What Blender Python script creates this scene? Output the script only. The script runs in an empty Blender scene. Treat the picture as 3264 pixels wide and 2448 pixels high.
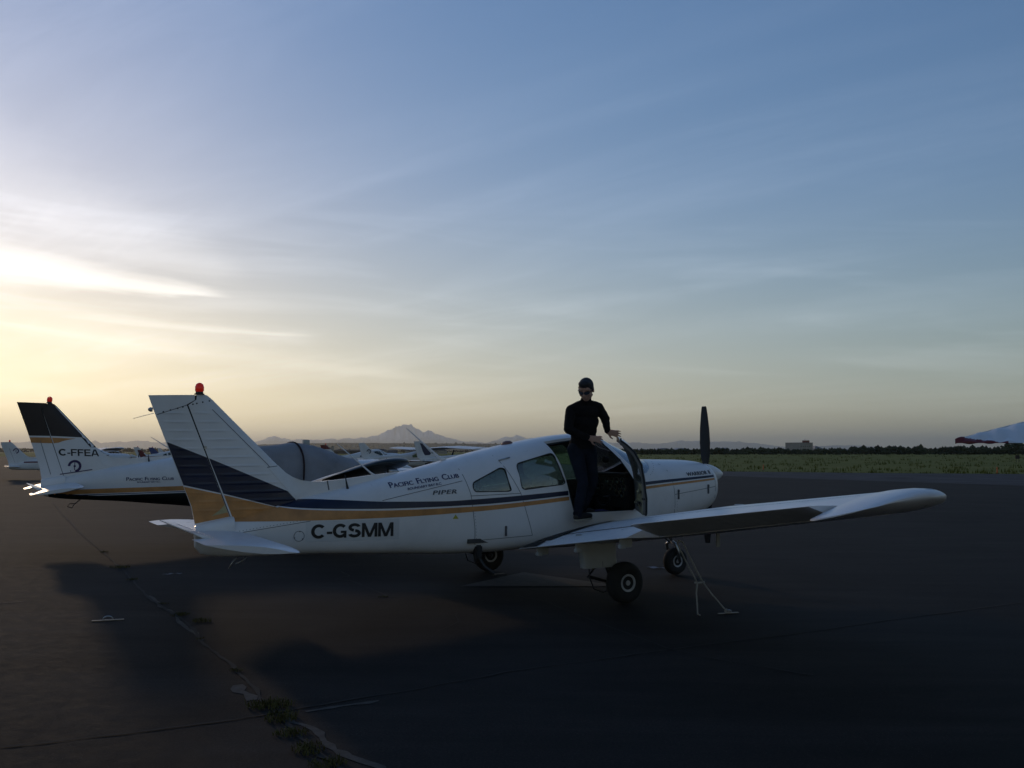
import bpy, bmesh, math, random
from mathutils import Vector, Matrix, noise
import numpy as np

rnd = random.Random(7)
R = math.radians
SC = bpy.context.scene
COL = SC.collection

# ------------------------------------------------------------------ camera, sky, sun, exposure
CAM_H = 1.70
FPX = 2950.0                      # focal length in pixels of the 3264 px wide photograph
PITCH = math.atan((1440 - 1224) / FPX)
cam_data = bpy.data.cameras.new('camera')
cam_data.sensor_width = 36.0
cam_data.lens = 36.0 * FPX / 3264.0
cam_data.clip_start = 0.05
cam_data.clip_end = 200000
cam = bpy.data.objects.new('camera', cam_data)
COL.objects.link(cam)
cam.location = (0, 0, CAM_H)
cam.rotation_euler = (R(90) + PITCH, 0, 0)
SC.camera = cam

SUN_AZ = R(-31.5)                 # left of the view axis (+Y), just outside the frame
SUN_EL = R(11.8)
sun_dir = Vector((math.sin(SUN_AZ) * math.cos(SUN_EL), math.cos(SUN_AZ) * math.cos(SUN_EL), math.sin(SUN_EL)))

world = bpy.data.worlds.new('World')
SC.world = world
world.use_nodes = True


class NT:
    """small helper for building node trees"""
    def __init__(s, tree):
        s.t = tree
        s.t.nodes.clear()

    def n(s, kind, **kw):
        nd = s.t.nodes.new(kind)
        for k, v in kw.items():
            setattr(nd, k, v)
        return nd

    def put(s, sock, v):
        if hasattr(v, 'is_linked') or hasattr(v, 'links'):
            s.t.links.new(v, sock)
        elif isinstance(v, (tuple, list)) and len(v) == 3 and sock.type == 'RGBA':
            sock.default_value = (*v, 1)
        else:
            sock.default_value = v

    def m(s, op, a, b=0.0, c=0.0, clamp=False):
        nd = s.n('ShaderNodeMath', operation=op, use_clamp=clamp)
        s.put(nd.inputs[0], a)
        s.put(nd.inputs[1], b)
        s.put(nd.inputs[2], c)
        return nd.outputs[0]

    def vm(s, op, a, b=(0, 0, 0), out=0):
        nd = s.n('ShaderNodeVectorMath', operation=op)
        s.put(nd.inputs[0], a)
        s.put(nd.inputs[1], b)
        return nd.outputs[out]

    def mix(s, f, a, b, blend='MIX'):
        nd = s.n('ShaderNodeMix', data_type='RGBA', blend_type=blend)
        s.put(nd.inputs[0], f)
        s.put(nd.inputs[6], a)
        s.put(nd.inputs[7], b)
        return nd.outputs[2]

    def rng(s, v, a, b, c=0.0, d=1.0, smooth=False):
        nd = s.n('ShaderNodeMapRange')
        if smooth:
            nd.interpolation_type = 'SMOOTHSTEP'
        for k, x in zip(range(5), (v, a, b, c, d)):
            s.put(nd.inputs[k], x)
        return nd.outputs[0]

    def noise(s, vec, scale, detail=3.0, rough=0.5, out=0, dist=0.0):
        nd = s.n('ShaderNodeTexNoise')
        s.put(nd.inputs['Vector'], vec)
        s.put(nd.inputs['Scale'], scale)
        s.put(nd.inputs['Detail'], detail)
        s.put(nd.inputs['Roughness'], rough)
        s.put(nd.inputs['Distortion'], dist)
        return nd.outputs[out]

    def ramp(s, f, stops):
        nd = s.n('ShaderNodeValToRGB')
        el = nd.color_ramp.elements
        while len(el) < len(stops):
            el.new(0.5)
        for e, (p, c) in zip(el, stops):
            e.position = p
            e.color = (*c, 1)
        s.put(nd.inputs[0], f)
        return nd.outputs[0]


w = NT(world.node_tree)
tc = w.n('ShaderNodeTexCoord')
D = tc.outputs['Generated']
sepn = w.n('ShaderNodeSeparateXYZ')
w.put(sepn.inputs[0], D)
dx, dy, dz = sepn.outputs
sky = w.n('ShaderNodeTexSky', sky_type='NISHITA')
sky.sun_disc = False
sky.sun_elevation = SUN_EL
sky.sun_rotation = SUN_AZ
sky.altitude = 0
sky.air_density = 1.0
sky.dust_density = 0.35
sky.ozone_density = 3.0
skyc = sky.outputs[0]
el = w.m('ARCSINE', dz)                                   # elevation (radians)
az = w.m('ARCTAN2', dx, dy)                               # azimuth, 0 = view axis
# thin high cirrus laid on a plane above, streaks converging towards the sun side
cz = w.m('ADD', w.m('MAXIMUM', dz, 0.0), 0.10)
px_ = w.m('DIVIDE', dx, cz)
py_ = w.m('DIVIDE', dy, cz)
cmb = w.n('ShaderNodeCombineXYZ')
w.put(cmb.inputs[0], px_)
w.put(cmb.inputs[1], py_)
mr_ = w.n('ShaderNodeMapping')
w.put(mr_.inputs['Vector'], cmb.outputs[0])
mr_.inputs['Rotation'].default_value = (0, 0, R(35.6))
mp = w.n('ShaderNodeMapping')
w.put(mp.inputs['Vector'], mr_.outputs[0])
mp.inputs['Scale'].default_value = (0.26, 1.0, 1.0)
mp.inputs['Location'].default_value = (0.4, 0.35, 0)
mq = w.n('ShaderNodeMapping')
w.put(mq.inputs['Vector'], mr_.outputs[0])
mq.inputs['Rotation'].default_value = (0, 0, R(12))
mq.inputs['Scale'].default_value = (0.45, 1.6, 1.0)
big = w.noise(mp.outputs[0], 1.05, 6, 0.55, dist=0.7)
fine = w.noise(mq.outputs[0], 3.2, 8, 0.68, dist=1.6)
veil = w.m('MULTIPLY', w.rng(big, 0.44, 0.70, 0, 1, True), w.rng(fine, 0.25, 0.75, 0.25, 1.25))
# low layered streaks near the horizon
cmb2 = w.n('ShaderNodeCombineXYZ')
w.put(cmb2.inputs[0], w.m('MULTIPLY', az, 2.2))
w.put(cmb2.inputs[1], w.m('MULTIPLY', w.m('ADD', el, w.m('MULTIPLY', az, 0.05)), 22.0))
low = w.noise(cmb2.outputs[0], 1.3, 5, 0.55, dist=0.7)
lowm = w.m('MULTIPLY', w.rng(low, 0.46, 0.76, 0, 1, True), w.m('MULTIPLY', w.rng(el, 0.02, 0.07, 0, 1, True), w.rng(el, 0.18, 0.30, 1, 0, True)))
# the bright cirrus wedge at the upper left of the sun, and the thin bar below it
wn = w.m('MULTIPLY', w.m('SUBTRACT', w.noise(cmb2.outputs[0], 3.0, 5, 0.6), 0.5), 0.030)


def streak(az1, el1, slope, curve, half0, half1, length, soft):
    """lens-shaped cirrus streak ending at (az1, el1) and running towards the left"""
    t = w.m('SUBTRACT', az1, az)                          # distance to the left of its tip
    tt = w.m('MAXIMUM', t, 0.0)
    mid = w.m('ADD', w.m('ADD', el1, w.m('MULTIPLY', tt, slope)), w.m('MULTIPLY', w.m('MULTIPLY', tt, tt), curve))
    d = w.m('ADD', w.m('SUBTRACT', el, mid), w.m('MULTIPLY', wn, soft))
    half = w.m('ADD', half0, w.m('MULTIPLY', tt, half1))
    up = w.m('DIVIDE', w.m('MAXIMUM', d, 0.0), w.m('MULTIPLY', half, 2.1))
    dn = w.m('DIVIDE', w.m('MAXIMUM', w.m('MULTIPLY', d, -1.0), 0.0), half)
    k = w.m('SUBTRACT', 1.0, w.m('ADD', up, dn), clamp=True)
    k = w.rng(k, 0, 1, 0, 1, True)
    return w.m('MULTIPLY', k, w.m('MULTIPLY', w.rng(t, 0.0, 0.05, 0, 1, True), w.rng(t, length * 0.6, length, 1, 0, True)))


s1 = streak(R(-16.6), R(9.15), 0.035, 0.10, 0.003, 0.065, 0.75, 0.7)
s2 = streak(R(-11.5), R(6.9), 0.02, 0.12, 0.0022, 0.010, 0.30, 0.35)
s3 = streak(R(-15.5), R(10.2), 0.16, 0.55, 0.012, 0.14, 0.85, 1.3)
s4 = streak(R(-5.0), R(4.6), 0.06, 0.10, 0.006, 0.030, 0.50, 0.8)
# light around the sun through thin cloud
sd = w.vm('DOT_PRODUCT', D, tuple(sun_dir), out=1)
sdc = w.m('MAXIMUM', sd, 0.0)
ang = w.m('ARCCOSINE', w.m('MINIMUM', sdc, 0.99999))
near = w.m('POWER', 2.71828, w.m('MULTIPLY', ang, -7.5))
wide = w.m('POWER', 2.71828, w.m('MULTIPLY', ang, -2.6))
hz = w.m('POWER', 2.71828, w.m('MULTIPLY', w.m('MAXIMUM', el, 0.0), -9.0))
hs = w.n('ShaderNodeHueSaturation')
w.put(hs.inputs['Color'], skyc)
hs.inputs['Saturation'].default_value = 1.06
hs.inputs['Value'].default_value = 1.0
base = hs.outputs[0]
tint = w.mix(w.rng(el, 0.05, 0.30, 0, 1, True), (1.06, 1.03, 0.92), (0.97, 0.97, 1.22))
base = w.mix(1.0, base, tint, 'MULTIPLY')


def sc(col, f):
    nd = w.n('ShaderNodeVectorMath', operation='SCALE')
    w.put(nd.inputs[0], col)
    w.put(nd.inputs['Scale'], f)
    return nd.outputs[0]


# soft shoulder: the haze keeps the sun side from running away from the rest of the sky
base = w.vm('DIVIDE', base, w.vm('ADD', (1, 1, 1), sc(base, 0.16)))
base = sc(base, 1.50)
base = w.vm('ADD', base, sc((2.6, 1.9, -1.2), w.m('MULTIPLY', near, w.rng(el, 0.03, 0.20, 1.0, 0.10, True))))
base = w.vm('ADD', base, sc((-0.9, -0.3, 1.3), wide))
base = w.vm('ADD', base, sc((21.5, 15.6, 5.5), w.m('MULTIPLY', w.m('POWER', 2.71828, w.m('MULTIPLY', w.m('MAXIMUM', el, 0.0), -9.0)), wide)))
cloudlit = w.m('ADD', w.m('ADD', 0.8, w.m('MULTIPLY', wide, 1.4)), w.m('MULTIPLY', near, 1.0))
cl = w.m('ADD', w.m('MULTIPLY', veil, 0.75), w.m('MULTIPLY', lowm, 0.8))
base = w.vm('ADD', base, sc((0.95, 0.97, 1.04), w.m('MULTIPLY', cl, cloudlit)))
st = w.m('ADD', w.m('MULTIPLY', s1, 4.5), w.m('ADD', w.m('MULTIPLY', s2, 1.6), w.m('ADD', w.m('MULTIPLY', s3, 1.0), w.m('MULTIPLY', s4, 0.9))))
base = w.vm('ADD', base, sc((1.0, 0.94, 0.84), st))
base = w.mix(w.rng(sd, 0.45, -0.45, 0, 1, True), base, w.mix(1.0, base, (0.92, 0.84, 0.76), 'MULTIPLY'))    # the sky keeps darkening away from the sun
bg = w.n('ShaderNodeBackground')
w.put(bg.inputs[0], base)
bg.inputs[1].default_value = 0.10
wo = w.n('ShaderNodeOutputWorld')
w.put(wo.inputs[0], bg.outputs[0])

sl = bpy.data.lights.new('sun', 'SUN')
sl.energy = 0.45
sl.angle = R(2.0)
sl.color = (1.0, 0.72, 0.45)
so = bpy.data.objects.new('sun', sl)
COL.objects.link(so)
so.rotation_euler = (-sun_dir).to_track_quat('-Z', 'Y').to_euler()
so.location = (-30, 50, 20)

SC.view_settings.view_transform = 'Standard'
SC.view_settings.look = 'None'
SC.view_settings.exposure = 0.0
SC.view_settings.gamma = 1.0
SC.view_settings.use_curve_mapping = False
SC.cycles.volume_bounces = 0
SC.cycles.max_bounces = 8
SC.cycles.transparent_max_bounces = 16

HAZE = 4.0e-5
hb_ = bmesh.new()
bmesh.ops.create_cube(hb_, size=1.0)
for v_ in hb_.verts:
    v_.co = Vector((v_.co.x * 124000, 35000 + v_.co.y * 76000, 470 + v_.co.z * 1010))
hme = bpy.data.meshes.new('haze')
hb_.to_mesh(hme)
hb_.free()
hm = bpy.data.materials.new('haze_air')
hm.use_nodes = True
ht = NT(hm.node_tree)
hv = ht.n('ShaderNodeVolumePrincipled')
hv.inputs['Color'].default_value = (1.0, 0.985, 0.90, 1)
hv.inputs['Density'].default_value = HAZE
hv.inputs['Anisotropy'].default_value = 0.6
ht.put(ht.n('ShaderNodeOutputMaterial').inputs['Volume'], hv.outputs[0])
hme.materials.append(hm)
haze = bpy.data.objects.new('haze', hme)
COL.objects.link(haze)
haze['kind'] = 'stuff'
haze['label'] = 'pale morning haze over the whole airfield'

# ------------------------------------------------------------------ materials
MATS = {}


def mat(name, color, rough=0.6, metal=0.0, spec=0.5, coat=0.0, vary=0.0, vscale=3.0, dirt=None, dscale=1.2, bump=0.0, bscale=40.0,
        alpha=None, emit=None, rvary=0.0):
    """procedural principled material with optional colour variation, grime and fine relief (object coordinates)"""
    m = bpy.data.materials.new(name)
    m.use_nodes = True
    t = NT(m.node_tree)
    p = t.n('ShaderNodeBsdfPrincipled')
    o = t.n('ShaderNodeOutputMaterial')
    t.put(o.inputs[0], p.outputs[0])
    tcn = t.n('ShaderNodeTexCoord').outputs['Object']
    c = None
    if vary:
        n = t.noise(tcn, vscale, 5, 0.6)
        k = t.rng(n, 0.3, 0.7, 1 - vary, 1 + vary)
        v = t.n('ShaderNodeVectorMath', operation='SCALE')
        t.put(v.inputs[0], color)
        t.put(v.inputs['Scale'], k)
        c = v.outputs[0]
    if dirt:
        mp_ = t.n('ShaderNodeMapping')
        t.put(mp_.inputs['Vector'], tcn)
        mp_.inputs['Scale'].default_value = (1.0, 1.0, 0.45)
        n = t.noise(mp_.outputs[0], dscale, 7, 0.68, dist=0.6)
        c = t.mix(t.rng(n, 0.50, 0.80, 0, dirt[1], True), c if c else color, dirt[0])
    if c:
        t.put(p.inputs['Base Color'], c)
    else:
        p.inputs['Base Color'].default_value = (*color, 1)
    if rvary:
        n = t.noise(tcn, 5.0, 4, 0.6)
        t.put(p.inputs['Roughness'], t.rng(n, 0.3, 0.7, rough - rvary, rough + rvary))
    else:
        p.inputs['Roughness'].default_value = rough
    p.inputs['Metallic'].default_value = metal
    p.inputs['Specular IOR Level'].default_value = spec
    p.inputs['Coat Weight'].default_value = coat
    p.inputs['Coat Roughness'].default_value = 0.12
    if bump:
        n = t.noise(tcn, bscale, 4, 0.6)
        b = t.n('ShaderNodeBump')
        b.inputs['Strength'].default_value = bump
        b.inputs['Distance'].default_value = 0.01
        t.put(b.inputs['Height'], n)
        t.put(p.inputs['Normal'], b.outputs[0])
    if emit:
        p.inputs['Emission Color'].default_value = (*emit[0], 1)
        p.inputs['Emission Strength'].default_value = emit[1]
    MATS[name] = m
    return m


def glass_mat(name, tint, gloss=0.12, haze_col=(0.3, 0.3, 0.3), haze=0.0, rough=0.03):
    m = bpy.data.materials.new(name)
    m.use_nodes = True
    t = NT(m.node_tree)
    tr = t.n('ShaderNodeBsdfTransparent')
    tr.inputs[0].default_value = (*tint, 1)
    gl = t.n('ShaderNodeBsdfGlossy')
    gl.inputs['Roughness'].default_value = rough
    gl.inputs[0].default_value = (0.9, 0.9, 0.9, 1)
    df = t.n('ShaderNodeBsdfDiffuse')
    df.inputs[0].default_value = (*haze_col, 1)
    lw = t.n('ShaderNodeLayerWeight')
    lw.inputs[0].default_value = 0.35
    f = t.rng(lw.outputs['Fresnel'], 0, 1, gloss * 0.5, 0.9)
    m1 = t.n('ShaderNodeMixShader')
    t.put(m1.inputs[0], haze)
    t.put(m1.inputs[1], tr.outputs[0])
    t.put(m1.inputs[2], df.outputs[0])
    m2 = t.n('ShaderNodeMixShader')
    t.put(m2.inputs[0], f)
    t.put(m2.inputs[1], m1.outputs[0])
    t.put(m2.inputs[2], gl.outputs[0])
    o = t.n('ShaderNodeOutputMaterial')
    t.put(o.inputs[0], m2.outputs[0])
    MATS[name] = m
    return m


white = mat('white_paint', (0.80, 0.765, 0.75), 0.33, vary=0.04, vscale=2.0, dirt=((0.45, 0.42, 0.38), 0.32), bump=0.10, bscale=9.0, rvary=0.06)
white_b = mat('chalky_white_paint', (0.70, 0.68, 0.67), 0.42, vary=0.05, dirt=((0.40, 0.37, 0.33), 0.35))
navy = mat('navy_paint', (0.010, 0.014, 0.040), 0.38, vary=0.25, vscale=6.0, rvary=0.08)
gold = mat('gold_paint', (0.55, 0.245, 0.075), 0.42, vary=0.22, vscale=5.0, dirt=((0.20, 0.12, 0.04), 0.4))
black_t = mat('black_vinyl', (0.012, 0.012, 0.014), 0.5)
navy_t = mat('blue_vinyl', (0.015, 0.022, 0.10), 0.5)
grey_t = mat('worn_grey_vinyl', (0.10, 0.10, 0.11), 0.6, vary=0.3, vscale=30)
seam_m = mat('panel_gap', (0.16, 0.16, 0.17), 0.8)
gap_m = mat('hinge_gap_shadow_strip', (0.012, 0.012, 0.014), 0.9)
rubber = mat('tyre_rubber', (0.018, 0.017, 0.017), 0.82, vary=0.3, vscale=12, bump=0.2, bscale=60)
dark = mat('dark_metal', (0.03, 0.03, 0.032), 0.5, metal=0.3)
steel = mat('bare_metal', (0.42, 0.42, 0.43), 0.35, metal=0.9, vary=0.15, vscale=15)
rim_m = mat('wheel_hub_paint', (0.45, 0.45, 0.46), 0.45, vary=0.2, vscale=20)
cabin_d = mat('cabin_lining', (0.07, 0.065, 0.06), 0.85, vary=0.2)
seat_m = mat('seat_cloth', (0.012, 0.018, 0.05), 0.9, vary=0.2, vscale=10)
panel_m = mat('instrument_panel', (0.018, 0.017, 0.016), 0.7)
dial_m = mat('dial_face', (0.008, 0.008, 0.008), 0.25)
bezel_m = mat('dial_bezel', (0.16, 0.12, 0.08), 0.4)
walk_m = mat('wing_walk_grit', (0.022, 0.02, 0.02), 0.95, bump=0.5, bscale=200)
red_m = mat('red_beacon_lens', (0.45, 0.008, 0.006), 0.12, emit=((1.0, 0.05, 0.02), 0.12))
black_p = mat('black_paint', (0.006, 0.010, 0.009), 0.35, vary=0.2)
tarp = mat('grey_canvas', (0.27, 0.26, 0.27), 0.9, vary=0.12, vscale=2.5, dirt=((0.10, 0.10, 0.11), 0.5), dscale=2.0, bump=0.3, bscale=12)
strap_m = mat('strap_webbing', (0.02, 0.006, 0.006), 0.9)
rope_m = mat('white_rope', (0.42, 0.40, 0.37), 0.9, vary=0.15, vscale=60)
orange_m = mat('orange_plastic', (0.55, 0.13, 0.03), 0.6)
primer = mat('grey_gear_fairing', (0.40, 0.40, 0.38), 0.5, vary=0.1, dirt=((0.2, 0.19, 0.17), 0.4))
tint_glass = glass_mat('green_tinted_acrylic', (0.68, 0.88, 0.80), 0.10, (0.30, 0.34, 0.30), 0.10)
rear_glass = glass_mat('aged_acrylic', (0.84, 0.89, 0.84), 0.14, (0.30, 0.32, 0.28), 0.14)
wind_glass = glass_mat('windshield_acrylic', (0.90, 0.92, 0.94), 0.55, (0.5, 0.52, 0.55), 0.22)


# ------------------------------------------------------------------ mesh helpers
def add_obj(name, me, m, parent=None, smooth=True, sharp=None):
    if not isinstance(m, (list, tuple)):
        m = [m]
    if not len(me.materials):
        for x in m:
            me.materials.append(x)
    if smooth:
        me.polygons.foreach_set('use_smooth', [True] * len(me.polygons))
    if sharp:
        me.set_sharp_from_angle(angle=R(sharp))
    o = bpy.data.objects.new(name, me)
    COL.objects.link(o)
    if parent:
        o.parent = parent
    return o


def bm_mesh(name, bm, fix=True):
    if fix:
        bmesh.ops.recalc_face_normals(bm, faces=bm.faces)
    me = bpy.data.meshes.new(name)
    bm.to_mesh(me)
    bm.free()
    return me


def py_mesh(name, verts, faces):
    me = bpy.data.meshes.new(name)
    me.from_pydata([tuple(v) for v in verts], [], faces)
    me.validate()
    return me


def A(x, r, z):
    """aircraft coordinates (forward, right, up) to Blender local"""
    return (x, -r, z)


def tag(o, label, cat, group=None, kind=None):
    o['label'] = label
    if cat:
        o['category'] = cat
    if group:
        o['group'] = group
    if kind:
        o['kind'] = kind
    return o


def structure(o, label=None):
    o['kind'] = 'structure'
    if label:
        o['label'] = label
    return o


def empty(name, loc=(0, 0, 0), rz=0.0):
    o = bpy.data.objects.new(name, None)
    o.empty_display_size = 0.3
    o.location = loc
    o.rotation_euler = (0, 0, rz)
    COL.objects.link(o)
    return o


def loft_bm(rings, cap=True, closed=True, bm=None):
    bm = bm or bmesh.new()
    vs = [[bm.verts.new(p) for p in ring] for ring in rings]
    n = len(rings[0])
    for a, b in zip(vs, vs[1:]):
        for i in range(n if closed else n - 1):
            j = (i + 1) % n
            try:
                bm.faces.new((a[i], a[j], b[j], b[i]))
            except ValueError:
                pass
    if cap:
        bm.faces.new(vs[0][::-1])
        bm.faces.new(vs[-1])
    return bm


def tube_bm(pts, rad, n=8, bm=None, cap=True):
    bm = bm or bmesh.new()
    pts = [Vector(p) for p in pts]
    rads = rad if isinstance(rad, (list, tuple)) else [rad] * len(pts)
    rings = []
    up = Vector((0, 0, 1))
    for i, p in enumerate(pts):
        d = (pts[min(i + 1, len(pts) - 1)] - pts[max(i - 1, 0)]).normalized()
        a = d.cross(up)
        if a.length < 1e-3:
            a = d.cross(Vector((1, 0, 0)))
        a.normalize()
        b = d.cross(a)
        rings.append([p + (a * math.cos(t) + b * math.sin(t)) * rads[i] for t in [2 * math.pi * k / n for k in range(n)]])
    return loft_bm(rings, cap, True, bm)


def box_bm(c, s, bm=None, bevel=0.0, rot=None):
    own = bmesh.new()
    bmesh.ops.create_cube(own, size=1.0)
    for v in own.verts:
        v.co = Vector((v.co.x * s[0], v.co.y * s[1], v.co.z * s[2]))
    if bevel:
        bmesh.ops.bevel(own, geom=list(own.edges), offset=bevel, segments=2, affect='EDGES')
    if rot is not None:
        bmesh.ops.rotate(own, verts=own.verts, cent=(0, 0, 0), matrix=rot)
    for v in own.verts:
        v.co += Vector(c)
    if bm is None:
        return own
    return join_bm(bm, own)


def join_bm(bm, own):
    me = bpy.data.meshes.new('tmp')
    own.to_mesh(me)
    own.free()
    bm.from_mesh(me)
    bpy.data.meshes.remove(me)
    return bm


def lathe_bm(profile, axis_pt, axis, n=32, bm=None):
    """profile: list of (radius, offset along axis)"""
    ax = Vector(axis).normalized()
    a = ax.cross(Vector((0, 0, 1)))
    if a.length < 1e-3:
        a = Vector((1, 0, 0))
    a.normalize()
    b = ax.cross(a)
    rings = []
    for r_, h in profile:
        rings.append([Vector(axis_pt) + ax * h + (a * math.cos(t) + b * math.sin(t)) * max(r_, 1e-4) for t in [2 * math.pi * k / n for k in range(n)]])
    return loft_bm(rings, True, True, bm)


def eval_mesh(o, name):
    dg = bpy.context.evaluated_depsgraph_get()
    dg.update()
    me = bpy.data.meshes.new_from_object(o.evaluated_get(dg))
    me.name = name
    return me


def prism(poly, r0, r1):
    """closed prism from an (x, z) outline, running from right-offset r0 to r1"""
    bm = bmesh.new()
    a = [bm.verts.new(A(x, r0, z)) for x, z in poly]
    b = [bm.verts.new(A(x, r1, z)) for x, z in poly]
    n = len(poly)
    bm.faces.new(a)
    bm.faces.new(b[::-1])
    for i in range(n):
        bm.faces.new((a[i], b[i], b[(i + 1) % n], a[(i + 1) % n]))
    bmesh.ops.recalc_face_normals(bm, faces=bm.faces)
    me = bpy.data.meshes.new('cut')
    bm.to_mesh(me)
    bm.free()
    return me


def boolean(me, cutters, op='DIFFERENCE', name='m'):
    """apply exact booleans with temporary objects"""
    o = bpy.data.objects.new('tmp_a', me)
    COL.objects.link(o)
    tmp = []
    for c in cutters:
        k = bpy.data.objects.new('tmp_c', c)
        COL.objects.link(k)
        tmp.append(k)
        md = o.modifiers.new('b', 'BOOLEAN')
        md.operation = op
        md.solver = 'EXACT'
        md.object = k
    out = eval_mesh(o, name)
    for k in tmp:
        bpy.data.objects.remove(k)
    bpy.data.objects.remove(o)
    return out


def rounded(poly, rad, n=4):
    """round the corners of a polygon"""
    out = []
    P = [Vector(p) for p in poly]
    for i, p in enumerate(P):
        a = (P[i - 1] - p)
        b = (P[(i + 1) % len(P)] - p)
        d = min(rad, a.length * 0.45, b.length * 0.45)
        s, e = p + a.normalized() * d, p + b.normalized() * d
        for k in range(n + 1):
            t = k / n
            q = s * (1 - t) ** 2 + p * 2 * t * (1 - t) + e * t * t
            out.append((q.x, q.y))
    return out


# ------------------------------------------------------------------ the low-wing aircraft: body lines (metres; x forward of the main wheels)
FX = [-4.42, -4.36, -4.05, -3.6, -3.2, -2.82, -2.42, -2.15, -1.65, -1.17, -0.71, -0.24, 0.05, 0.30, 0.52, 0.80, 1.08, 1.30, 1.40, 1.60, 2.0, 2.25, 2.42, 2.50, 2.545]
FT = [0.90, 0.93, 0.99, 1.12, 1.21, 1.29, 1.385, 1.45, 1.57, 1.69, 1.79, 1.875, 1.915, 1.935, 1.925, 1.82, 1.70, 1.615, 1.60, 1.595, 1.59, 1.575, 1.545, 1.50, 1.44]
FB = [0.70, 0.63, 0.585, 0.575, 0.57, 0.555, 0.535, 0.525, 0.50, 0.495, 0.51, 0.52, 0.52, 0.525, 0.53, 0.55, 0.59, 0.63, 0.65, 0.69, 0.77, 0.83, 0.90, 0.97, 1.06]
FW = [0.05, 0.075, 0.125, 0.185, 0.235, 0.285, 0.34, 0.375, 0.45, 0.52, 0.562, 0.585, 0.59, 0.59, 0.585, 0.575, 0.555, 0.535, 0.525, 0.51, 0.475, 0.445, 0.41, 0.36, 0.28]
FC = [0.80, 0.80, 0.81, 0.86, 0.91, 0.95, 0.99, 1.01, 1.05, 1.07, 1.08, 1.09, 1.10, 1.10, 1.10, 1.12, 1.14, 1.15, 1.15, 1.15, 1.17, 1.19, 1.21, 1.22, 1.24]
NTOP = [2.0, 2.0, 2.1, 2.1, 2.15, 2.2, 2.25, 2.3, 2.4, 2.5, 2.6, 2.6, 2.6, 2.6, 2.6, 2.5, 2.4, 2.3, 2.3, 2.3, 2.3, 2.4, 2.4, 2.3, 2.2]
NBOT = [2.4, 2.6, 3.2, 3.4, 3.6, 4.0, 4.2, 4.4, 4.8, 5.0, 5.0, 5.0, 5.0, 5.0, 5.0, 4.6, 4.0, 3.6, 3.4, 3.2, 3.0, 2.8, 2.6, 2.4, 2.2]


def pchip(xs, ys):
    xs = np.array(xs, float)
    ys = np.array(ys, float)
    h = np.diff(xs)
    d = np.diff(ys) / h
    m = np.zeros(len(xs))
    for i in range(1, len(xs) - 1):
        if d[i - 1] * d[i] > 0:
            w1, w2 = 2 * h[i] + h[i - 1], h[i] + 2 * h[i - 1]
            m[i] = (w1 + w2) / (w1 / d[i - 1] + w2 / d[i])
    m[0], m[-1] = d[0], d[-1]

    def f(x):
        x = min(max(x, xs[0]), xs[-1])
        i = min(max(int(np.searchsorted(xs, x)) - 1, 0), len(xs) - 2)
        t = (x - xs[i]) / h[i]
        return float((2 * t ** 3 - 3 * t ** 2 + 1) * ys[i] + (t ** 3 - 2 * t ** 2 + t) * h[i] * m[i] + (-2 * t ** 3 + 3 * t ** 2) * ys[i + 1] + (t ** 3 - t ** 2) * h[i] * m[i + 1])
    return f


fT, fB, fW, fC, fN, fM = [pchip(FX, v) for v in (FT, FB, FW, FC, NTOP, NBOT)]


def fus_r(x, z, off=0.0):
    """half width of the skin at station x and height z"""
    c, wd = fC(x), fW(x)
    if z >= c:
        u, n = (z - c) / max(fT(x) - c, 1e-4), fN(x)
    else:
        u, n = (c - z) / max(c - fB(x), 1e-4), fM(x)
    u = min(max(u, 0.0), 0.9995)
    return wd * (1 - u ** n) ** (1 / n) + off


def fus_ring(x, off=0.0, n=72):
    c, wd, t, b = fC(x), fW(x) + off, fT(x) + off, fB(x) - off
    out = []
    for k in range(n):
        a = 2 * math.pi * k / n
        ca, sa = math.cos(a), math.sin(a)
        e = 2 / (fN(x) if sa >= 0 else fM(x))
        rr = wd * math.copysign(abs(ca) ** e, ca)
        zz = c + (t - c if sa >= 0 else c - b) * math.copysign(abs(sa) ** e, sa)
        out.append(A(x, rr, zz))
    return out


def fus_xs(step=0.06):
    xs = list(np.arange(FX[0], 2.3, step)) + [2.3, 2.36, 2.42, 2.46, 2.50, 2.525, 2.545]
    return xs


def fus_loft(off=0.0, step=0.06, n=72, x0=None, x1=None):
    xs = [x for x in fus_xs(step) if (x0 is None or x >= x0) and (x1 is None or x <= x1)]
    bm = loft_bm([fus_ring(x, off, n) for x in xs])
    bmesh.ops.recalc_face_normals(bm, faces=bm.faces)
    me = bpy.data.meshes.new('f')
    bm.to_mesh(me)
    bm.free()
    return me


def shell(off, thick, **kw):
    """closed skin between two lofts (outer offset off, inner off - thick)"""
    a = fus_loft(off, **kw)
    b = fus_loft(off - thick, **{**kw, 'x0': -4.30, 'x1': 2.50})
    return boolean(a, [b], 'DIFFERENCE', 'shell')


def sheet(poly, fn, step=0.08, side=1, zstep=None):
    """a thin printed or painted layer: an (x, z) outline laid on the surface r = fn(x, z)"""
    bm = bmesh.new()
    vs = [bm.verts.new((x, 0, z)) for x, z in poly]
    bm.faces.new(vs)
    subdiv_xz(bm, step, zstep or step)
    for v in bm.verts:
        v.co = Vector(A(v.co.x, side * fn(v.co.x, v.co.z), v.co.z))
    return bm_mesh('sheet', bm)


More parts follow.
